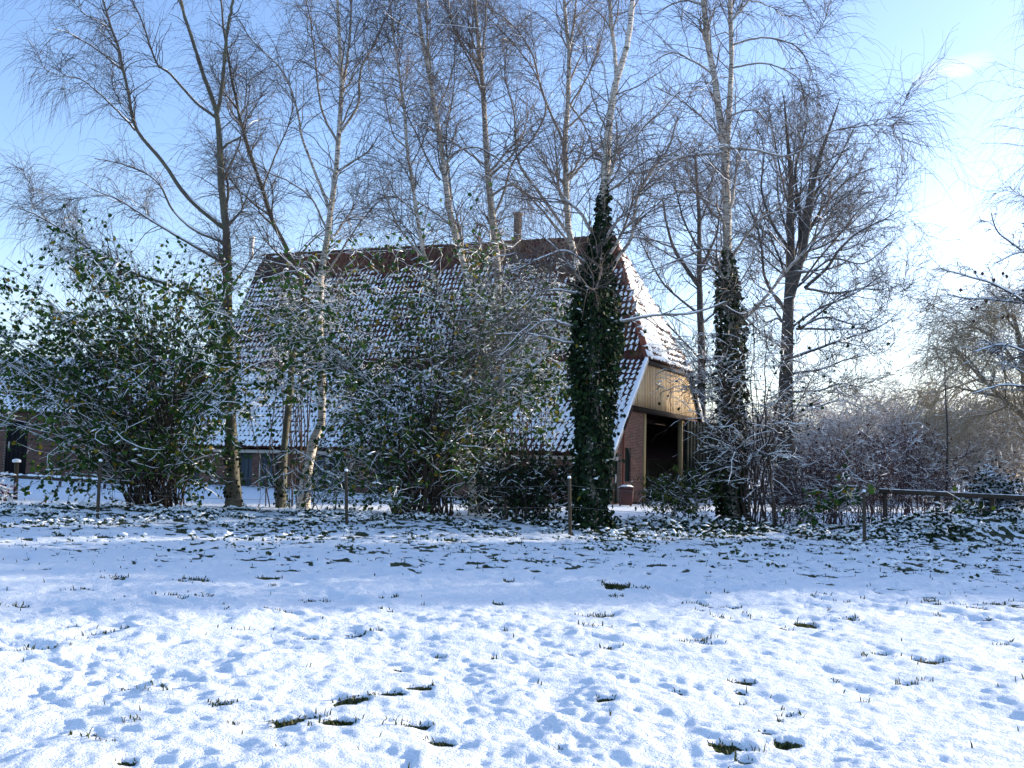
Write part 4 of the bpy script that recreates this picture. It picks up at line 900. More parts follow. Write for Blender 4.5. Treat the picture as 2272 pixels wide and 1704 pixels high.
tree('oak_tree', 'broad dark bare oak with fan-shaped crown right of the barn', None, 45.0,
     [([(1746, 1090), (1744, 950), (1744, 830), (1748, 720), (1752, 640), (1755, 560), (1752, 480), (1756, 400), (1748, 320), (1742, 240), (1735, 200)], 0.40, 0.018),
      ([(1752, 660), (1772, 590), (1790, 510), (1800, 430), (1822, 340), (1850, 260), (1865, 215)], 0.24, 0.015, -1.5)],
     [([(1775, 600), (1775, 480), (1765, 380), (1790, 280), (1790, 220)], 0.16, 0.03, 2.0), ([(1785, 640), (1830, 600), (1865, 552), (1905, 516), (1960, 490), (1995, 470)], 0.14, 0.02, -2.0), ([(1790, 520), (1840, 440), (1890, 390), (1940, 370)], 0.12, 0.02, 1.5),
      ([(1759, 793), (1815, 774), (1881, 751), (1937, 732), (1985, 705)], 0.11, 0.02, -1.5), ([(1752, 830), (1820, 820), (1880, 800), (1930, 790)], 0.09, 0.02, -2.0), ([(1755, 870), (1820, 865), (1870, 850), (1925, 862)], 0.08, 0.02, 1.0),
      ([(1750, 900), (1810, 900), (1870, 885), (1910, 905)], 0.06, 0.02), ([(1748, 700), (1700, 620), (1690, 540), (1670, 470), (1640, 420)], 0.14, 0.02, 1.0), ([(1754, 560), (1715, 500), (1690, 420), (1695, 330), (1670, 260)], 0.13, 0.02, -1.0),
      ([(1745, 780), (1690, 740), (1640, 690), (1600, 650)], 0.09, 0.02, 2.0), ([(1800, 440), (1850, 370), (1880, 310), (1900, 270)], 0.10, 0.02, -1.0), ([(1786, 640), (1850, 650), (1910, 640), (1975, 620)], 0.09, 0.02, 1.5), ([(1752, 460), (1730, 380), (1715, 300), (1705, 225)], 0.09, 0.02), ([(1790, 560), (1850, 530), (1920, 450), (1965, 430)], 0.08, 0.02)] + fan,
     seed=21, n_limb=90, n_sub=2100, n_twig=8600, limb_len=(2.2, 4.8), u0=0.14, **OAK)
tree('oak_tree', 'smaller bare oak standing behind the barn gable', None, 56.0,
     [([(1558, 1065), (1556, 900), (1556, 766), (1552, 650), (1552, 560), (1550, 470), (1545, 390), (1540, 330)], 0.30, 0.05), ([(1554, 640), (1500, 560), (1480, 500), (1470, 440)], 0.14, 0.03)],
     [([(1553, 600), (1590, 520), (1600, 450), (1620, 400)], 0.14, 0.03), ([(1552, 560), (1515, 480), (1500, 420), (1490, 360)], 0.12, 0.03), ([(1555, 700), (1480, 640), (1440, 580), (1410, 520)], 0.12, 0.03), ([(1556, 720), (1620, 660), (1660, 600), (1690, 540)], 0.1, 0.02), ([(1556, 800), (1500, 740), (1460, 700), (1420, 690)], 0.1, 0.02), ([(1551, 500), (1575, 430), (1580, 370)], 0.09, 0.02)],
     seed=22, n_limb=60, n_sub=800, n_twig=4200, limb_len=(2.0, 4.5), u0=0.3, **OAK)
tree('birch_tree', 'weeping birch at the far right edge, only its hanging twigs in view', 'birches at the right edge', 30.0,
     [([(2480, 1180), (2470, 800), (2460, 400), (2450, 100), (2440, -60)], 0.2, 0.05)],
     [([(2460, 420), (2400, 350), (2360, 320), (2310, 330), (2285, 360)], 0.05, 0.01, -0.5), ([(2450, 200), (2380, 110), (2340, 70), (2290, 60)], 0.05, 0.01, -0.5), ([(2455, 300), (2380, 220), (2340, 190), (2290, 200)], 0.05, 0.01), ([(2450, 100), (2380, 20), (2340, -20), (2290, -30)], 0.05, 0.01), ([(2465, 560), (2400, 470), (2360, 440), (2310, 450)], 0.05, 0.01)],
     seed=23, n_limb=4, n_sub=120, n_twig=1100, limb_len=(1.5, 2.8), **KW)
# larch branches with cones reaching in from the right
lar, lax, lq = tree('larch_tree', 'larch on the right whose snowy boughs with dark cones reach into view', None, 24.0,
     [([(2520, 1230), (2515, 900), (2510, 600), (2500, 300), (2495, 100)], 0.22, 0.06)],
     [([(2505, 760), (2400, 720), (2300, 690), (2240, 650), (2170, 620), (2120, 605), (2085, 598)], 0.045, 0.012, -0.6), ([(2508, 740), (2400, 710), (2300, 685), (2220, 670), (2150, 668), (2105, 658)], 0.04, 0.012, 0.5),
      ([(2505, 660), (2400, 620), (2310, 590), (2250, 550), (2215, 520), (2200, 480)], 0.045, 0.012, 0.3), ([(2505, 640), (2400, 590), (2320, 560), (2260, 560), (2200, 585)], 0.04, 0.012, -0.5), ([(2508, 900), (2420, 850), (2320, 800), (2230, 765), (2160, 780)], 0.045, 0.012, -0.6),
      ([(2510, 960), (2420, 900), (2320, 870), (2230, 850), (2150, 870)], 0.045, 0.012, 0.2), ([(2505, 560), (2400, 520), (2330, 500), (2260, 500)], 0.04, 0.012)],
     seed=24, n_limb=8, n_sub=330, n_twig=3000, limb_len=(1.2, 2.4), limb_trop=0.0, sub_len=(0.35, 0.9), twig_len=(0.10, 0.35), twig_trop=-0.06, twig_r=0.0055, mat='bark_oak', snow_amt=1.2, patch=0.2, twig_snow=0.4)
rg = np.random.default_rng(25)
cone_c = [(2170, 598), (2135, 640), (2190, 602), (2228, 605), (2240, 607), (2188, 672), (2166, 678), (2154, 683), (2145, 708), (2222, 695), (2235, 697), (2270, 640), (2205, 615)]
aa = np.linspace(0, 1, 6)
for i, (x, y) in enumerate(cone_c):
    tp = lq[:, -1]; dv = tp - np.array([0, 0, EYE]); dz_ = dv @ FWD; pxx, pyy = CX + FPX * (dv @ RIGHT) / dz_, CY - FPX * (dv @ UP) / dz_
    c = tp[np.argmin((pxx - x) ** 2 + (pyy - y) ** 2)] - np.array([0, 0, 0.015]); P = (c + np.outer(0.02 - 0.09 * aa, [0.1, 0, 1]))[None]
    V, F, _ = tube(P, np.array([[0.006, 0.028, 0.040, 0.038, 0.025, 0.006]]), 7); V = V + rg.normal(0, 0.004, V.shape); mk('cone', V, F, 'cone', lar, base=c)
print('trees', round(time.time() - T0, 1))

# ------------------------------------------------------------------ shrubs
def shrub(name, label, cat, group, base_px, D, crown, n_stem=26, n_br=160, n_tw=1600, n_leaf=3000, leaf='leaf_hazel', mat='bark_shrub', seed=0, spread=0.35, leaf_size=0.085, stem_r=0.028, n_blob=1500, blob=0.035,
          arch=-0.03, base_r=0.45, twig_len=(0.25, 0.7), twig_snow=0.8, TV=LEAFV, TF=LEAFF, hang=1.0, leaf_low=0.0, patch=0.3, twig_r=0.0055, base=None, H=None, Wd=None, depth=1.0, low=0.5, bu0=0.22, br_snow=1.35, n_leaf_obj=0, blen=1.4, n_low=0):
    """multi-stemmed shrub; crown = (left px, right px, top px) fixes its size, unless H and Wd (metres) are given"""
    rng = np.random.default_rng(seed)
    if base is None:
        b0 = W(base_px[0], base_px[1], D)
        H = (base_px[1] - crown[2]) / FPX * D; wl_ = (base_px[0] - crown[0]) / FPX * D; wr_ = (crown[1] - base_px[0]) / FPX * D
    else: b0 = np.array([base[0], base[1], 0.0]); wl_ = wr_ = Wd / 2
    b0[2] = gz(b0[0], b0[1])
    root = thing(name, b0, label, cat, group)
    a = rng.random(n_stem) * 2 * math.pi; q = np.sqrt(rng.random(n_stem))
    O = b0 + np.stack([np.cos(a) * base_r * q, np.sin(a) * base_r * q * depth, np.full(n_stem, -0.05)], 1)
    lean = rng.uniform(-1, 1, n_stem); ex = np.where(lean < 0, lean * wl_, lean * wr_) * 0.95
    ey = rng.uniform(-1, 1, n_stem) * (wl_ + wr_) / 2 * 0.6 * depth
    hh = H * (1.0 - 0.34 * np.abs(lean) ** 2) * rng.uniform(low, 1.0, n_stem)
    if n_low: hh[:n_low] = H * rng.uniform(0.10, 0.36, n_low); ex[:n_low] *= 0.5; ey[:n_low] *= 0.6
    tgt = O + np.stack([ex, ey, hh], 1); t = np.linspace(0, 1, 14)
    mid = O + (tgt - O) * np.array([0.26, 0.26, 0.66])
    P = (O[:, None] * ((1 - t) ** 2)[None, :, None] + mid[:, None] * (2 * t * (1 - t))[None, :, None] + tgt[:, None] * (t ** 2)[None, :, None])
    P = P + np.cumsum(rng.normal(0, 0.035, P.shape), axis=1)
    r = (stem_r * rng.uniform(0.5, 1.3, n_stem))[:, None] * np.linspace(1, 0.25, 14)
    V, F, Rr = tube(P, r, 6); mk('stems', V, F, mat, root, attrs={'rad': Rr}, smooth=True, kind='stuff')
    snows = [snow_on(P, r, rng, 4, 1.0, patch)]
    Ob, d, _, pr, uu = spawn(P, r, n_br, bu0, 1.0, 0.85, rng, 0.5 + 1.3 * np.abs(lean), 0.75); d[:, 2] = d[:, 2] * 0.6
    B = grow(Ob, d, rng.uniform(0.5, blen, n_br) * (H / 6) ** 0.5, 7, 0.34, np.array([0, 0, arch]), rng); br = np.clip(pr * 0.55, 0.007, 0.016)[:, None] * np.linspace(1, 0.5, 7)
    Ot, d, _, pr, uu = spawn(B, br, n_tw, 0.05, 1.0, 0.8, rng)
    Tt = grow(Ot, d, rng.uniform(*twig_len, n_tw), 3, 0.4, np.array([0, 0, -0.05]), rng); tr = (twig_r * (0.7 + 0.6 * rng.random(n_tw)))[:, None] * np.linspace(1, 0.6, 3)
    V, F, Rr = join([tube(B, br, 3), tube(Tt, tr, 3)]); mk('twigs', V, F, mat, root, attrs={'rad': Rr}, kind='stuff')
    snows.append(snow_on(B, br, rng, 3, br_snow, patch + 0.2))
    k = rng.random(n_tw) < twig_snow; snows.append(snow_on(Tt[k], tr[k], rng, 3, 1.35, patch))
    allp = Tt.reshape(-1, 3)
    if n_blob:
        sel = allp[rng.choice(len(allp), n_blob)]; snows.append(None)
        V2, F2, _ = blobs(sel + [0, 0, 0.012], blob, rng, 2.2)
        mk('snow_clumps', V2, F2, 'snow', root, smooth=True, kind='stuff')
    V, F, _ = join([s for s in snows if s is not None]); mk('snow', V, F, 'snow', root, smooth=True, kind='stuff')
    if n_leaf:
        w = 1.0 - leaf_low * sstep(0.3, 1.0, (allp[:, 2] - b0[2]) / H)
        sel = allp[rng.choice(len(allp), n_leaf, p=w / w.sum())] + rng.normal(0, 0.03, (n_leaf, 3))
        if n_leaf_obj:      # the leaves nearest the camera are parts of their own
            o_ = np.argsort(sel[:, 1] + 0.6 * rng.random(len(sel))); near, sel = sel[o_[:n_leaf_obj]], sel[o_[n_leaf_obj:]]
            kinds = []
            for tv in (0.15, 0.4, 0.6, 0.75, 0.85, 0.95):
                V, F, tn = leaves(np.zeros((1, 3)), leaf_size, rng, hang, TV, TF)
                kinds.append(mk('leaf', V + near[len(kinds)], F, leaf, root, base=near[len(kinds)], attrs={'tint': np.full(len(V), tv)}).data)
            for p_ in near[6:]:
                ob = bpy.data.objects.new('leaf', kinds[int(rng.choice(6, p=[.25, .25, .2, .15, .1, .05]))]); COL.objects.link(ob); ob.parent = root
                ob.location = tuple(p_ - b0); ob.rotation_euler = (rng.normal(0, 0.3), rng.normal(0, 0.3), rng.random() * 6.28); ob.scale = (0.7 + 0.6 * rng.random(),) * 3
        V, F, tn = leaves(sel, leaf_size, rng, hang, TV, TF); mk('leaves', V, F, leaf, root, attrs={'tint': tn}, kind='stuff')
    return root
HZ = 'hazels with dark green leaves before the barn'
shrub('hazel_shrub', 'large leafy hazel at the left, its many stems fanning up before the brick outbuilding', 'shrub', HZ, (345, 1118), 27.0, (-190, 575, 455), blen=2.0, n_low=30, n_stem=120, n_br=900, n_tw=4800, n_leaf=17000, seed=31, n_blob=1000, blob=0.05, twig_snow=0.25, leaf_size=0.100, n_leaf_obj=300, bu0=0.16, stem_r=0.022, base_r=0.7)
shrub('hazel_shrub', 'large leafy hazel in the middle hiding the barn roof and wall', 'shrub', HZ, (930, 1140), 26.3, (560, 1310, 470), blen=1.7, n_low=30, n_stem=120, n_br=950, n_tw=5600, n_leaf=13000, seed=32, n_blob=1800, blob=0.05, twig_snow=0.4, leaf_size=0.095, n_leaf_obj=300, bu0=0.14, stem_r=0.020, base_r=0.9, leaf_low=0.35)
shrub('hazel_shrub', 'low hazel sprouts with drooping leaves at the foot of the white kinked birch', 'shrub', HZ, (690, 1135), 26.0, (560, 830, 960), n_stem=12, n_br=50, n_tw=260, n_leaf=260, leaf_size=0.10, seed=33, n_blob=80, stem_r=0.014, base_r=0.9)
shrub('bushy_shrub', 'thin snow-laden shrub behind the thin dark stem at roof height', 'shrub', None, (640, 1110), 31.0, (510, 830, 540), n_stem=22, n_br=240, n_tw=2100, n_leaf=480, seed=34, n_blob=800, twig_snow=0.7, leaf_size=0.10, bu0=0.45, low=0.75, stem_r=0.022, base_r=0.8)
shrub('bushy_shrub', 'thin snow-laden shrub between the middle hazel and the thick ivy column', 'shrub', None, (1175, 1140), 28.0, (1040, 1300, 535), n_stem=22, n_br=210, n_tw=1800, n_leaf=420, seed=38, n_blob=800, leaf_size=0.085, bu0=0.45, low=0.75, stem_r=0.020, base_r=0.7, twig_snow=0.7)
shrub('evergreen_bush', 'dark low evergreen bush under the barn window', 'shrub', None, (1155, 1158), 24.5, (1085, 1240, 1000), n_stem=26, n_br=160, n_tw=1100, n_leaf=3600, leaf='leaf_ivy', seed=35, n_blob=160, leaf_size=0.075, base_r=0.5, twig_snow=0.15)
shrub('bare_shrub', 'tall bare shrub wrapped round the ivied foot of the twin-stemmed birch', 'shrub', None, (1680, 1165), 25.0, (1500, 1900, 590), low=0.6, n_stem=24, n_br=340, n_tw=2600, n_leaf=300, leaf='leaf_ivy', seed=36, n_blob=500, twig_snow=0.3, stem_r=0.022, mat='bark_shrub', base_r=0.5)
shrub('doorway_shrub', 'small leafy shrub standing before the open barn doorway', 'shrub', None, (1515, 1152), 26.0, (1445, 1585, 1030), br_snow=0.9, twig_snow=0.3, n_stem=14, n_br=70, n_tw=420, n_leaf=800, leaf='leaf_bamboo', seed=37, n_blob=90, TV=SLIMV * np.array([1.6, 1, 1]), TF=SLIMF, leaf_size=0.17, stem_r=0.014, base_r=0.35)
HD = 'brown leaved hedge shrubs behind the right fence'
for i, (x, y, D, c, lab) in enumerate([((1745), 1160, 27.5, (1690, 1830, 1000), 'leftmost brown hedge shrub, beside the ivied twin birch'), (1830, 1165, 28.0, (1760, 1920, 965), 'brown hedge shrub left of the snow-capped post on the right'),
        (1905, 1170, 27.0, (1830, 1990, 950), 'brown hedge shrub straight behind the snow-capped post on the right'), (1985, 1165, 28.5, (1910, 2070, 935), 'reddish bare hedge shrub right of the snow-capped post on the right'), (2050, 1155, 29.5, (1990, 2120, 960), 'last brown hedge shrub before the snowy bank')]):
    shrub('hedge_shrub', lab, 'shrub', HD, (x, y), D, c, n_stem=30, n_br=110, n_tw=700, n_leaf=(500, 300, 340, 260, 220)[i], leaf='leaf_brown', mat='bark_red', seed=40 + i, n_blob=160, stem_r=0.016, leaf_size=0.06, base_r=0.7, twig_snow=0.22, twig_r=0.007)
shrub('holly_sprig', 'young dark green leafy sprig in the hedge left of the snow-capped post', 'shrub', None, (1838, 1165), 25.5, (1795, 1880, 1010), n_stem=5, n_br=22, n_tw=90, n_leaf=170, seed=46, n_blob=25, stem_r=0.012, base_r=0.15, leaf_size=0.13)
shrub('yellow_sprout', 'single pale yellow-green sprout before the wooden rail', 'shrub', None, (2140, 1150), 25.0, (2115, 2165, 1070), n_stem=2, n_br=6, n_tw=12, n_leaf=14, leaf='leaf_bamboo', seed=47, n_blob=0, stem_r=0.009, base_r=0.08, leaf_size=0.13)
shrub('red_shrub', 'small red-leaved shrub topped with snow at the left edge', 'shrub', None, (-30, 1085), 30.0, (-120, 14, 1012), n_stem=14, n_br=70, n_tw=420, n_leaf=600, leaf='leaf_red', mat='bark_red', seed=48, n_blob=420, blob=0.06, stem_r=0.012, leaf_size=0.07, base_r=0.4)
print('shrubs', round(time.time() - T0, 1))

# background: willow and thickets beyond the garden
def copy_tree_(o, loc, label, rotz=0.0, sc=1.0):
    c = o.copy(); COL.objects.link(c); c.location = loc; c.rotation_euler = (0, 0, rotz); c.scale = (sc, sc, sc); c['label'] = label
    for ch in o.children:
        k = ch.copy(); COL.objects.link(k); k.parent = c
    return c
tree('willow_tree', 'yellowish weeping willow beyond the rail at the right edge', None, 50.0,
     [([(2300, 1085), (2295, 980), (2280, 880), (2270, 800), (2250, 700)], 0.4, 0.08), ([(2285, 900), (2330, 820), (2370, 760), (2410, 720)], 0.2, 0.05), ([(2290, 940), (2220, 880), (2160, 820), (2120, 780)], 0.16, 0.04)],
     [([(2275, 840), (2220, 760), (2160, 725), (2110, 735)], 0.1, 0.02), ([(2272, 820), (2290, 740), (2300, 690)], 0.1, 0.02), ([(2255, 730), (2220, 695), (2180, 690)], 0.07, 0.02), ([(2220, 880), (2160, 870), (2110, 860), (2070, 880)], 0.08, 0.02), ([(2240, 900), (2190, 920), (2130, 930)], 0.07, 0.02), ([(2200, 860), (2140, 790), (2085, 770)], 0.07, 0.02)],
     seed=26, n_limb=70, n_sub=800, n_twig=4600, limb_len=(2.0, 4.2), limb_trop=0.03, sub_len=(0.7, 1.6), sub_trop=-0.06, twig_len=(0.9, 2.8), twig_trop=-0.28, twig_r=0.010, mat='bark_willow', u0=0.2, twig_snow=0.12, patch=0.4)
TK = 'grey thickets far behind the garden'
th0 = shrub('thicket', 'grey thicket seen between the oak and the brown hedge', 'shrub', TK, None, None, None, base=(17.5, 58.0), H=6.2, Wd=6.5, n_stem=60, n_br=420, n_tw=3200, n_leaf=300, leaf='leaf_brown', mat='bark_grey', seed=50, n_blob=1000, blob=0.07, stem_r=0.03, base_r=2.2, twig_snow=0.7, twig_r=0.012, twig_len=(0.4, 1.1), arch=0.04, br_snow=2.0, patch=0.12)
for i, (px, D, sc, lab) in enumerate([(1690, 54, 0.8, 'grey thicket right of the barn, behind the oak trunk'), (1880, 62, 1.0, 'grey thicket under the bright gap of sky'), (1985, 56, 0.8, 'grey thicket left of the willow, behind the thin pole'), (2070, 58, 1.15, 'grey thicket at the willow foot, left side'), (2160, 54, 1.0, 'grey thicket directly before the willow'), (2255, 58, 1.1, 'grey thicket at the right edge behind the rail'), (2350, 56, 1.2, 'grey thicket just past the right edge'), (1620, 66, 0.9, 'grey thicket behind the barn gable, seen past the ivied twin birch'), (1930, 78, 1.4, 'tallest far thicket in the gap of sky'), (2030, 80, 1.3, 'far thicket between the gap of sky and the willow')]):
    x = (px - CX) / FPX * D; copy_tree_(th0, (x, D, gz(x, D)), lab, rotz=1.1 * i, sc=sc)
x = (1795 - CX) / FPX * 58; th0.location = (x, 58, gz(x, 58))
ev0 = shrub('evergreen_bush', 'dark evergreen bush behind the rail near the right edge', 'shrub', None, (2185, 1120), 36.0, (2130, 2250, 1035), n_stem=24, n_br=130, n_tw=900, n_leaf=1800, leaf='leaf_ivy', seed=53, n_blob=500, blob=0.06, leaf_size=0.10, base_r=0.6)
# thin sapling by the willow
P = px_line([(2100, 1150), (2101, 1040), (2102, 960), (2098, 880), (2096, 800)], 30.0, 0, 18); P[0, 2] = gz(P[0, 0], P[0, 1]) - 0.05
V, F, Rr = tube(P[None], taper(0.05, 0.012, 18)[None], 6); sap = mk('sapling', V, F, 'bark_oak', base=P[0], attrs={'rad': Rr}, smooth=True); tag(sap, 'thin bare straight sapling rising above the hedge before the willow', 'sapling')
# unseen evergreens added past the right edge to shade field and trunks
RW = 'added evergreens out of view that cast shade'
rs0 = shrub('shade_shrub', 'added shade evergreen out of view right', 'shrub', RW, None, None, None, base=(16.5, 25.0), H=7.4, Wd=4.8, low=0.3, n_stem=36, n_br=220, n_tw=700, n_leaf=3600, leaf='leaf_ivy', seed=55, n_blob=200, leaf_size=0.24, base_r=0.8)
ORD = ['second', 'third', 'fourth', 'fifth', 'sixth', 'seventh', 'eighth', 'ninth', 'tenth', 'eleventh', 'twelfth', 'thirteenth', 'fourteenth', 'fifteenth', 'sixteenth']
rs0['label'] = 'first dense evergreen shrub past the right edge in the fence row'
for i in range(15):
    copy_tree_(rs0, (20.0 + 3.0 * i, 25.5 + 1.0 * math.sin(i * 2.1), 0.0), f'{ORD[i]} dense evergreen shrub past the right edge in the fence row', rotz=i * 0.9, sc=0.90 + 0.34 * ((i * 7) % 5) / 5)
for i in range(9):  # far row, likewise added out of view, keeps sun off the lower trunks
    copy_tree_(rs0, (25.5 + 3.6 * i, 40.0 + 1.5 * math.sin(i * 1.7), 0.0), f"{(['first'] + ORD)[i]} added shade evergreen out of view right, far row", rotz=i * 1.3, sc=1.15 + 0.25 * ((i * 3) % 5) / 5)
print('background', round(time.time() - T0, 1))

# ------------------------------------------------------------------ fences, bin, small things
def post(label, px, py_base, py_top, D, r=0.037, lean=0.0, group='fence posts of the field boundary', mat='post_wood', capsz=1.0):
    b0 = W(px, py_base, D); b0[2] = gz(b0[0], b0[1]); top = W(px + lean, py_top, D); top = np.array([top[0], b0[1], top[2]])
    rg = np.random.default_rng(int(px))
    root = thing('fence_post', b0, label, 'post', group)
    P = b0 + (top - b0) * np.linspace(-0.25, 1, 10)[:, None]; V, F, _ = tube(P[None], np.full((1, 10), r) * (1 + 0.05 * rg.normal(size=(1, 10))), 9)
    V = np.vstack([V, P[-1]]); last = np.arange(9 * 9, 9 * 10); Tt = np.stack([last, np.roll(last, -1), np.full(9, len(V) - 1)], 1)
    mk('shaft', V, [F, Tt], mat, root)
    aq = np.arange(12) * 2 * math.pi / 12; rings = []
    for h, k in ((0.0, 0.95), (0.018, 1.08), (0.04, 0.95), (0.055, 0.5)):
        rings.append(np.stack([np.cos(aq) * r * k * capsz, np.sin(aq) * r * k * capsz, np.full(12, h * capsz)], 1) + rg.normal(0, 0.004, (12, 3)))
    V = np.vstack(rings + [np.array([[0, 0, 0.06 * capsz]])]) + top + [0, 0, 0.002]
    Q = np.array([[i * 12 + j, i * 12 + (j + 1) % 12, (i + 1) * 12 + (j + 1) % 12, (i + 1) * 12 + j] for i in range(3) for j in range(12)]); Tq = np.array([[36 + j, 36 + (j + 1) % 12, 48] for j in range(12)])
    mk('snow_cap', V, [Q, Tq], 'snow', root, smooth=True)
    return b0, top
pp = [post('grey fence post before the left hazel, left of its stems', 217, 1131, 1024, 22.5, lean=6), post('grey fence post at the left foot of the middle hazel', 770, 1150, 1046, 22.5, lean=-2),
      post('grey fence post just left of the thick ivy column', 1265, 1175, 1062, 21.5, lean=-2), post('snow-capped fence post before the brown hedge on the right', 1918, 1203, 1092, 21.8, lean=-1)]
post('mossy round post with tall snow hood at the far left', 35, 1092, 1026, 31.0, r=0.065, lean=2, capsz=1.9, group=None)
# wire strands between the field posts
for k, fz in enumerate((0.88, 0.5)):
    for i in range(len(pp) - 1):
        a_, b_ = pp[i][0] + (pp[i][1] - pp[i][0]) * fz, pp[i + 1][0] + (pp[i + 1][1] - pp[i + 1][0]) * fz
        t = np.linspace(0, 1, 24)[:, None]; P = a_ + (b_ - a_) * t; P[:, 2] -= 0.10 * (4 * t * (1 - t))[:, 0]; P[:, 1] -= 0.06
        V, F, _ = tube(P[None], np.full((1, 24), 0.0035), 4)
        names = [['before the left hazel', 'across the middle hazel', 'behind the thick ivy column'][i], ['upper', 'lower'][k]]
        o_ = mk('fence_wire', V, F, 'wire', base=P[0]); tag(o_, f'{names[1]} thin fence wire {names[0]} between two posts', 'wire', 'fence wires')
# wooden rail on the right with snow on top
r0, r1 = W(1560, 1078, 27.2), W(2420, 1117, 24.6)
r0 = W(1950, 1094, 26.0)
rail = thing('rail_fence', np.array([r1[0], r1[1], gz(r1[0], r1[1])]), 'low wooden rail with snow on top crossing the right side behind the hedge', 'fence')
ax = r1 - r0; L = np.linalg.norm(ax); side = norm(np.cross(ax, Z))
bevel_box_obj('rail', r0, side * 0.05, Z * 0.11, ax, 'rail_wood', rail, 0.012)
P = r0 + side * 0.03 + np.array([0, 0, 0.128]) + ax * np.linspace(0.0, 1, 70)[:, None]; rg = np.random.default_rng(61)
V, F, _ = tube(P[None] - np.array([0, 0, 0.012]), 0.004 + 0.012 * rg.random((1, 70)), 6); mk('snow', V, F, 'snow', rail, smooth=True, kind='stuff')
for q in (0.04, 0.30, 0.56, 0.80, 0.99):
    p_ = r0 + ax * q; zg = gz(p_[0], p_[1]); bevel_box_obj('post', np.array([p_[0] - 0.05, p_[1] + 0.09, zg - 0.1]), (0.1, 0, 0), (0, 0.1, 0), (0, 0, p_[2] + 0.2 - zg), 'rail_wood', rail, 0.012)
# low garden rail before the outbuilding
g0, g1 = W(-60, 1056, 44.0), W(330, 1078, 41.0)
grail = thing('garden_rail', np.array([g0[0], g0[1], gz(g0[0], g0[1])]), 'low dark garden rail with patches of snow before the brick outbuilding', 'fence')
ax = g1 - g0; side = norm(np.cross(ax, Z)); bevel_box_obj('rail', g0, side * 0.08, Z * 0.16, ax, 'rail_wood', grail, 0.02)
P = g0 + side * 0.04 + np.array([0, 0, 0.17]) + ax * np.linspace(0.0, 1, 60)[:, None]; V, F, _ = tube(P[None], 0.05 * (rg.random((1, 60)) > 0.35) + 0.012, 6); mk('snow', V, F, 'snow', grail, smooth=True, kind='stuff')
for q in (0.02, 0.25, 0.5, 0.75, 0.97):
    p_ = g0 + ax * q; zg = gz(p_[0], p_[1]); box_obj('post', np.array([p_[0], p_[1] + 0.09, zg - 0.1]), (0.09, 0, 0), (0, 0.09, 0), (0, 0, p_[2] + 0.08 - zg), 'rail_wood', grail)
# brown refuse bin by the gable
bc = W(1389, 1119, 38.0); bc[2] = gz(bc[0], bc[1])
binr = thing('refuse_bin', bc, 'brown refuse bin with snow on its lid beside the gable wall', 'bin')
def frus(z0, z1, w0, d0, w1, d1, name, mat, par, w=0.03):
    def ring(z, a_, b_): return [(-a_ + w, -b_, z), (a_ - w, -b_, z), (a_, -b_ + w, z), (a_, b_ - w, z), (a_ - w, b_, z), (-a_ + w, b_, z), (-a_, b_ - w, z), (-a_, -b_ + w, z)]
    V = np.array(ring(z0, w0, d0) + ring(z1, w1, d1)) + bc
    return mk(name, V, [np.array([[i, (i + 1) % 8, 8 + (i + 1) % 8, 8 + i] for i in range(8)]), np.array([list(range(7, -1, -1)), list(range(8, 16))])], mat, par)
frus(0.06, 0.68, 0.21, 0.22, 0.255, 0.28, 'body', 'bin_brown', binr); frus(0.685, 0.75, 0.275, 0.30, 0.26, 0.28, 'lid', 'bin_brown', binr)
for sx in (-0.2, 0.2):
    P = np.array([[bc + [sx - 0.03, 0.25, 0.09], bc + [sx + 0.03, 0.25, 0.09]]]); V, F, _ = tube(P, np.full((1, 2), 0.09), 12)
    mk('wheel', V, [F, np.array([list(range(12)), list(range(23, 11, -1))])], 'black_door', binr)
V, F, _ = blobs(bc + np.array([[-0.12, -0.05, 0.76], [0.08, -0.02, 0.765], [0.0, 0.1, 0.76], [0.16, 0.08, 0.75], [-0.05, -0.15, 0.75]]), 0.17, rg, 1.4); mk('snow', V, F, 'snow', binr, smooth=True, kind='stuff')

# ------------------------------------------------------------------ grass, weeds and low ivy poking through the snow
rg = np.random.default_rng(70)
def strew(N, r0, r1, prob, cap):
    r_ = np.sqrt(rg.random(N) * (r1 ** 2 - r0 ** 2) + r0 ** 2); a_ = np.radians(rg.uniform(-33, 33, N)); x, y = r_ * np.sin(a_), r_ * np.cos(a_)
    g = grass_mask(x, y); k = rg.random(N) < prob(g, y); x, y, g = x[k], y[k], g[k]
    if len(x) > cap: q = rg.choice(len(x), cap, replace=False); x, y, g = x[q], y[q], g[q]
    return x, y, g
s1 = strew(500000, 4.2, 13.0, lambda g, y: np.clip(g * 1.2, 0, 1) + 0.00006, 14000)
s2 = strew(400000, 13.0, 25.5, lambda g, y: g * 0.12 + 0.001, 12000)
x, y, gk = (np.concatenate([a, b_]) for a, b_ in zip(s1, s2))
z = surf(x, y); n = len(x); h = (0.013 + 0.030 * rg.random(n) ** 2.5) * np.where(y > 14, 1.3, 1.0) + 0.02 * (gk < 0.2); wd = 0.0022 + 0.0022 * rg.random(n) + 0.00025 * y
la = rg.random(n) * 6.28; ln = h * rg.uniform(0.2, 0.9, n); px_, py_ = np.cos(la), np.sin(la)
O = np.stack([x, y, z - 0.006], 1); out_ = np.stack([px_, py_, 0 * px_], 1); sd = np.stack([-py_, px_, 0 * px_], 1) * wd[:, None]
m1 = O + out_ * (ln * 0.35)[:, None] + Z * (h * 0.62)[:, None]; tp = O + out_ * ln[:, None] + Z * h[:, None]
V = np.stack([O - sd, O + sd, m1 + sd * 0.8, m1 - sd * 0.8, tp], 1).reshape(-1, 3); bi = np.arange(n)[:, None] * 5
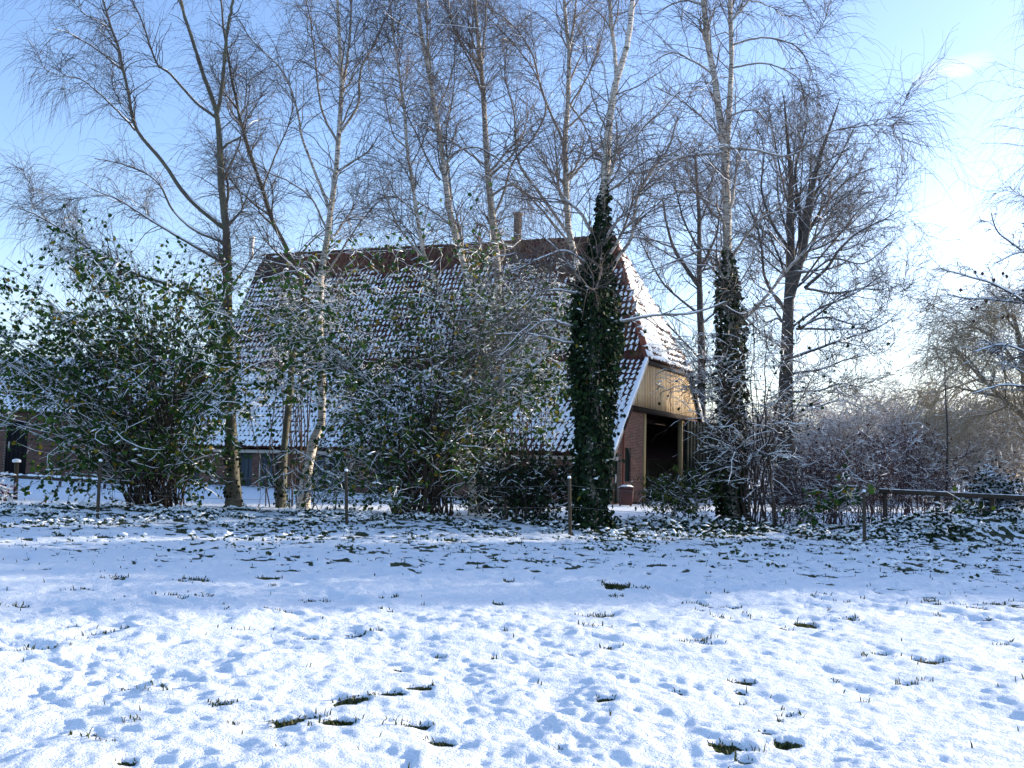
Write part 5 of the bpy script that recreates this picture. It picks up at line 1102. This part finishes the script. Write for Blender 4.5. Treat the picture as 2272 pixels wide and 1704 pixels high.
gr = mk('grass', V, [bi + np.array([[0, 1, 2, 3]]), bi + np.array([[3, 2, 4]])], 'grass_blade', attrs={'tint': np.repeat(rg.random(n) ** 1.3, 5)}, kind='stuff'); tag(gr, 'short green grass blades poking through the snow', 'grass')
# weeds: leafy clumps along the shaded strip towards the trees
N = 60000; x = rg.uniform(-16, 15, N); y = rg.uniform(13.5, 27, N)
pr = 0.05 * sstep(13.5, 20, y) + 0.22 * sstep(19.5, 24, y) ; cl = fbm(x / 0.9, y / 0.6, 2, 95); pr = pr * sstep(0.42, 0.70, cl) * (np.abs(x) < y * 0.62)
k = rg.random(N) < pr; x, y = x[k], y[k]; m = len(x)
per = 5; X = np.repeat(x, per) + rg.normal(0, 0.07, m * per); Y = np.repeat(y, per) + rg.normal(0, 0.05, m * per)
O = np.stack([X, Y, surf(X, Y) + rg.random(m * per) * 0.05], 1); V, F, tn = leaves(O, 0.055, rg, -0.25)
we = mk('weeds', V, F, 'weed_leaf', attrs={'tint': tn}, kind='stuff'); tag(we, 'low green weeds half covered by snow along the tree row', 'weeds')
sel = O[rg.random(len(O)) < 0.22]; V, F, _ = blobs(sel + [0, 0, 0.05], 0.05, rg, 1.8); ws = mk('snow_on_weeds', V, F, 'snow', smooth=True, kind='stuff'); tag(ws, 'small clumps of snow resting on the weeds', 'snow')
# dark ivy and bramble carpet under the row on the right and over the bank
N = 26000; x = rg.uniform(-3, 14.5, N); y = rg.uniform(20.5, 26.5, N)
strip = np.exp(-((y - 23.6 - 0.0 * x) / 1.1) ** 2) * (0.25 + 0.75 * sstep(-1.5, 3.5, x)); cl = fbm(x / 1.1, y / 0.8, 3, 97)
pr = strip * sstep(0.52, 0.62, cl) * (1 - 0.6 * sstep(7.5, 9, x)); k = rg.random(N) < pr * 1.1; x, y, cl = x[k], y[k], cl[k]; m = len(x)
zz = surf(x, y) + rg.random(m) * 0.30 * sstep(0.45, 0.75, cl); O = np.stack([x, y, zz], 1); V, F, tn = leaves(O, 0.085, rg, 0.35)
iv = mk('ground_ivy', V, F, 'leaf_ivy', attrs={'tint': tn * 0.97}, kind='stuff'); tag(iv, 'dark ivy and bramble carpet under the trees and over the bank', 'ivy')
sel = O[rg.random(m) < 0.16]; V, F, _ = blobs(sel + [0, 0, 0.03], 0.06, rg, 2.2); ws = mk('snow_on_ivy', V, F, 'snow', smooth=True, kind='stuff'); tag(ws, 'snow patches lying on the dark ivy carpet', 'snow')
for o in bpy.data.objects:
    if '_b' in o: del o['_b']
print('done', round(time.time() - T0, 1), 'tris', sum(sum(len(p.vertices) - 2 for p in me.polygons) if len(me.polygons) < 2000 else int(len(me.loops) - 2 * len(me.polygons)) for me in bpy.data.meshes))
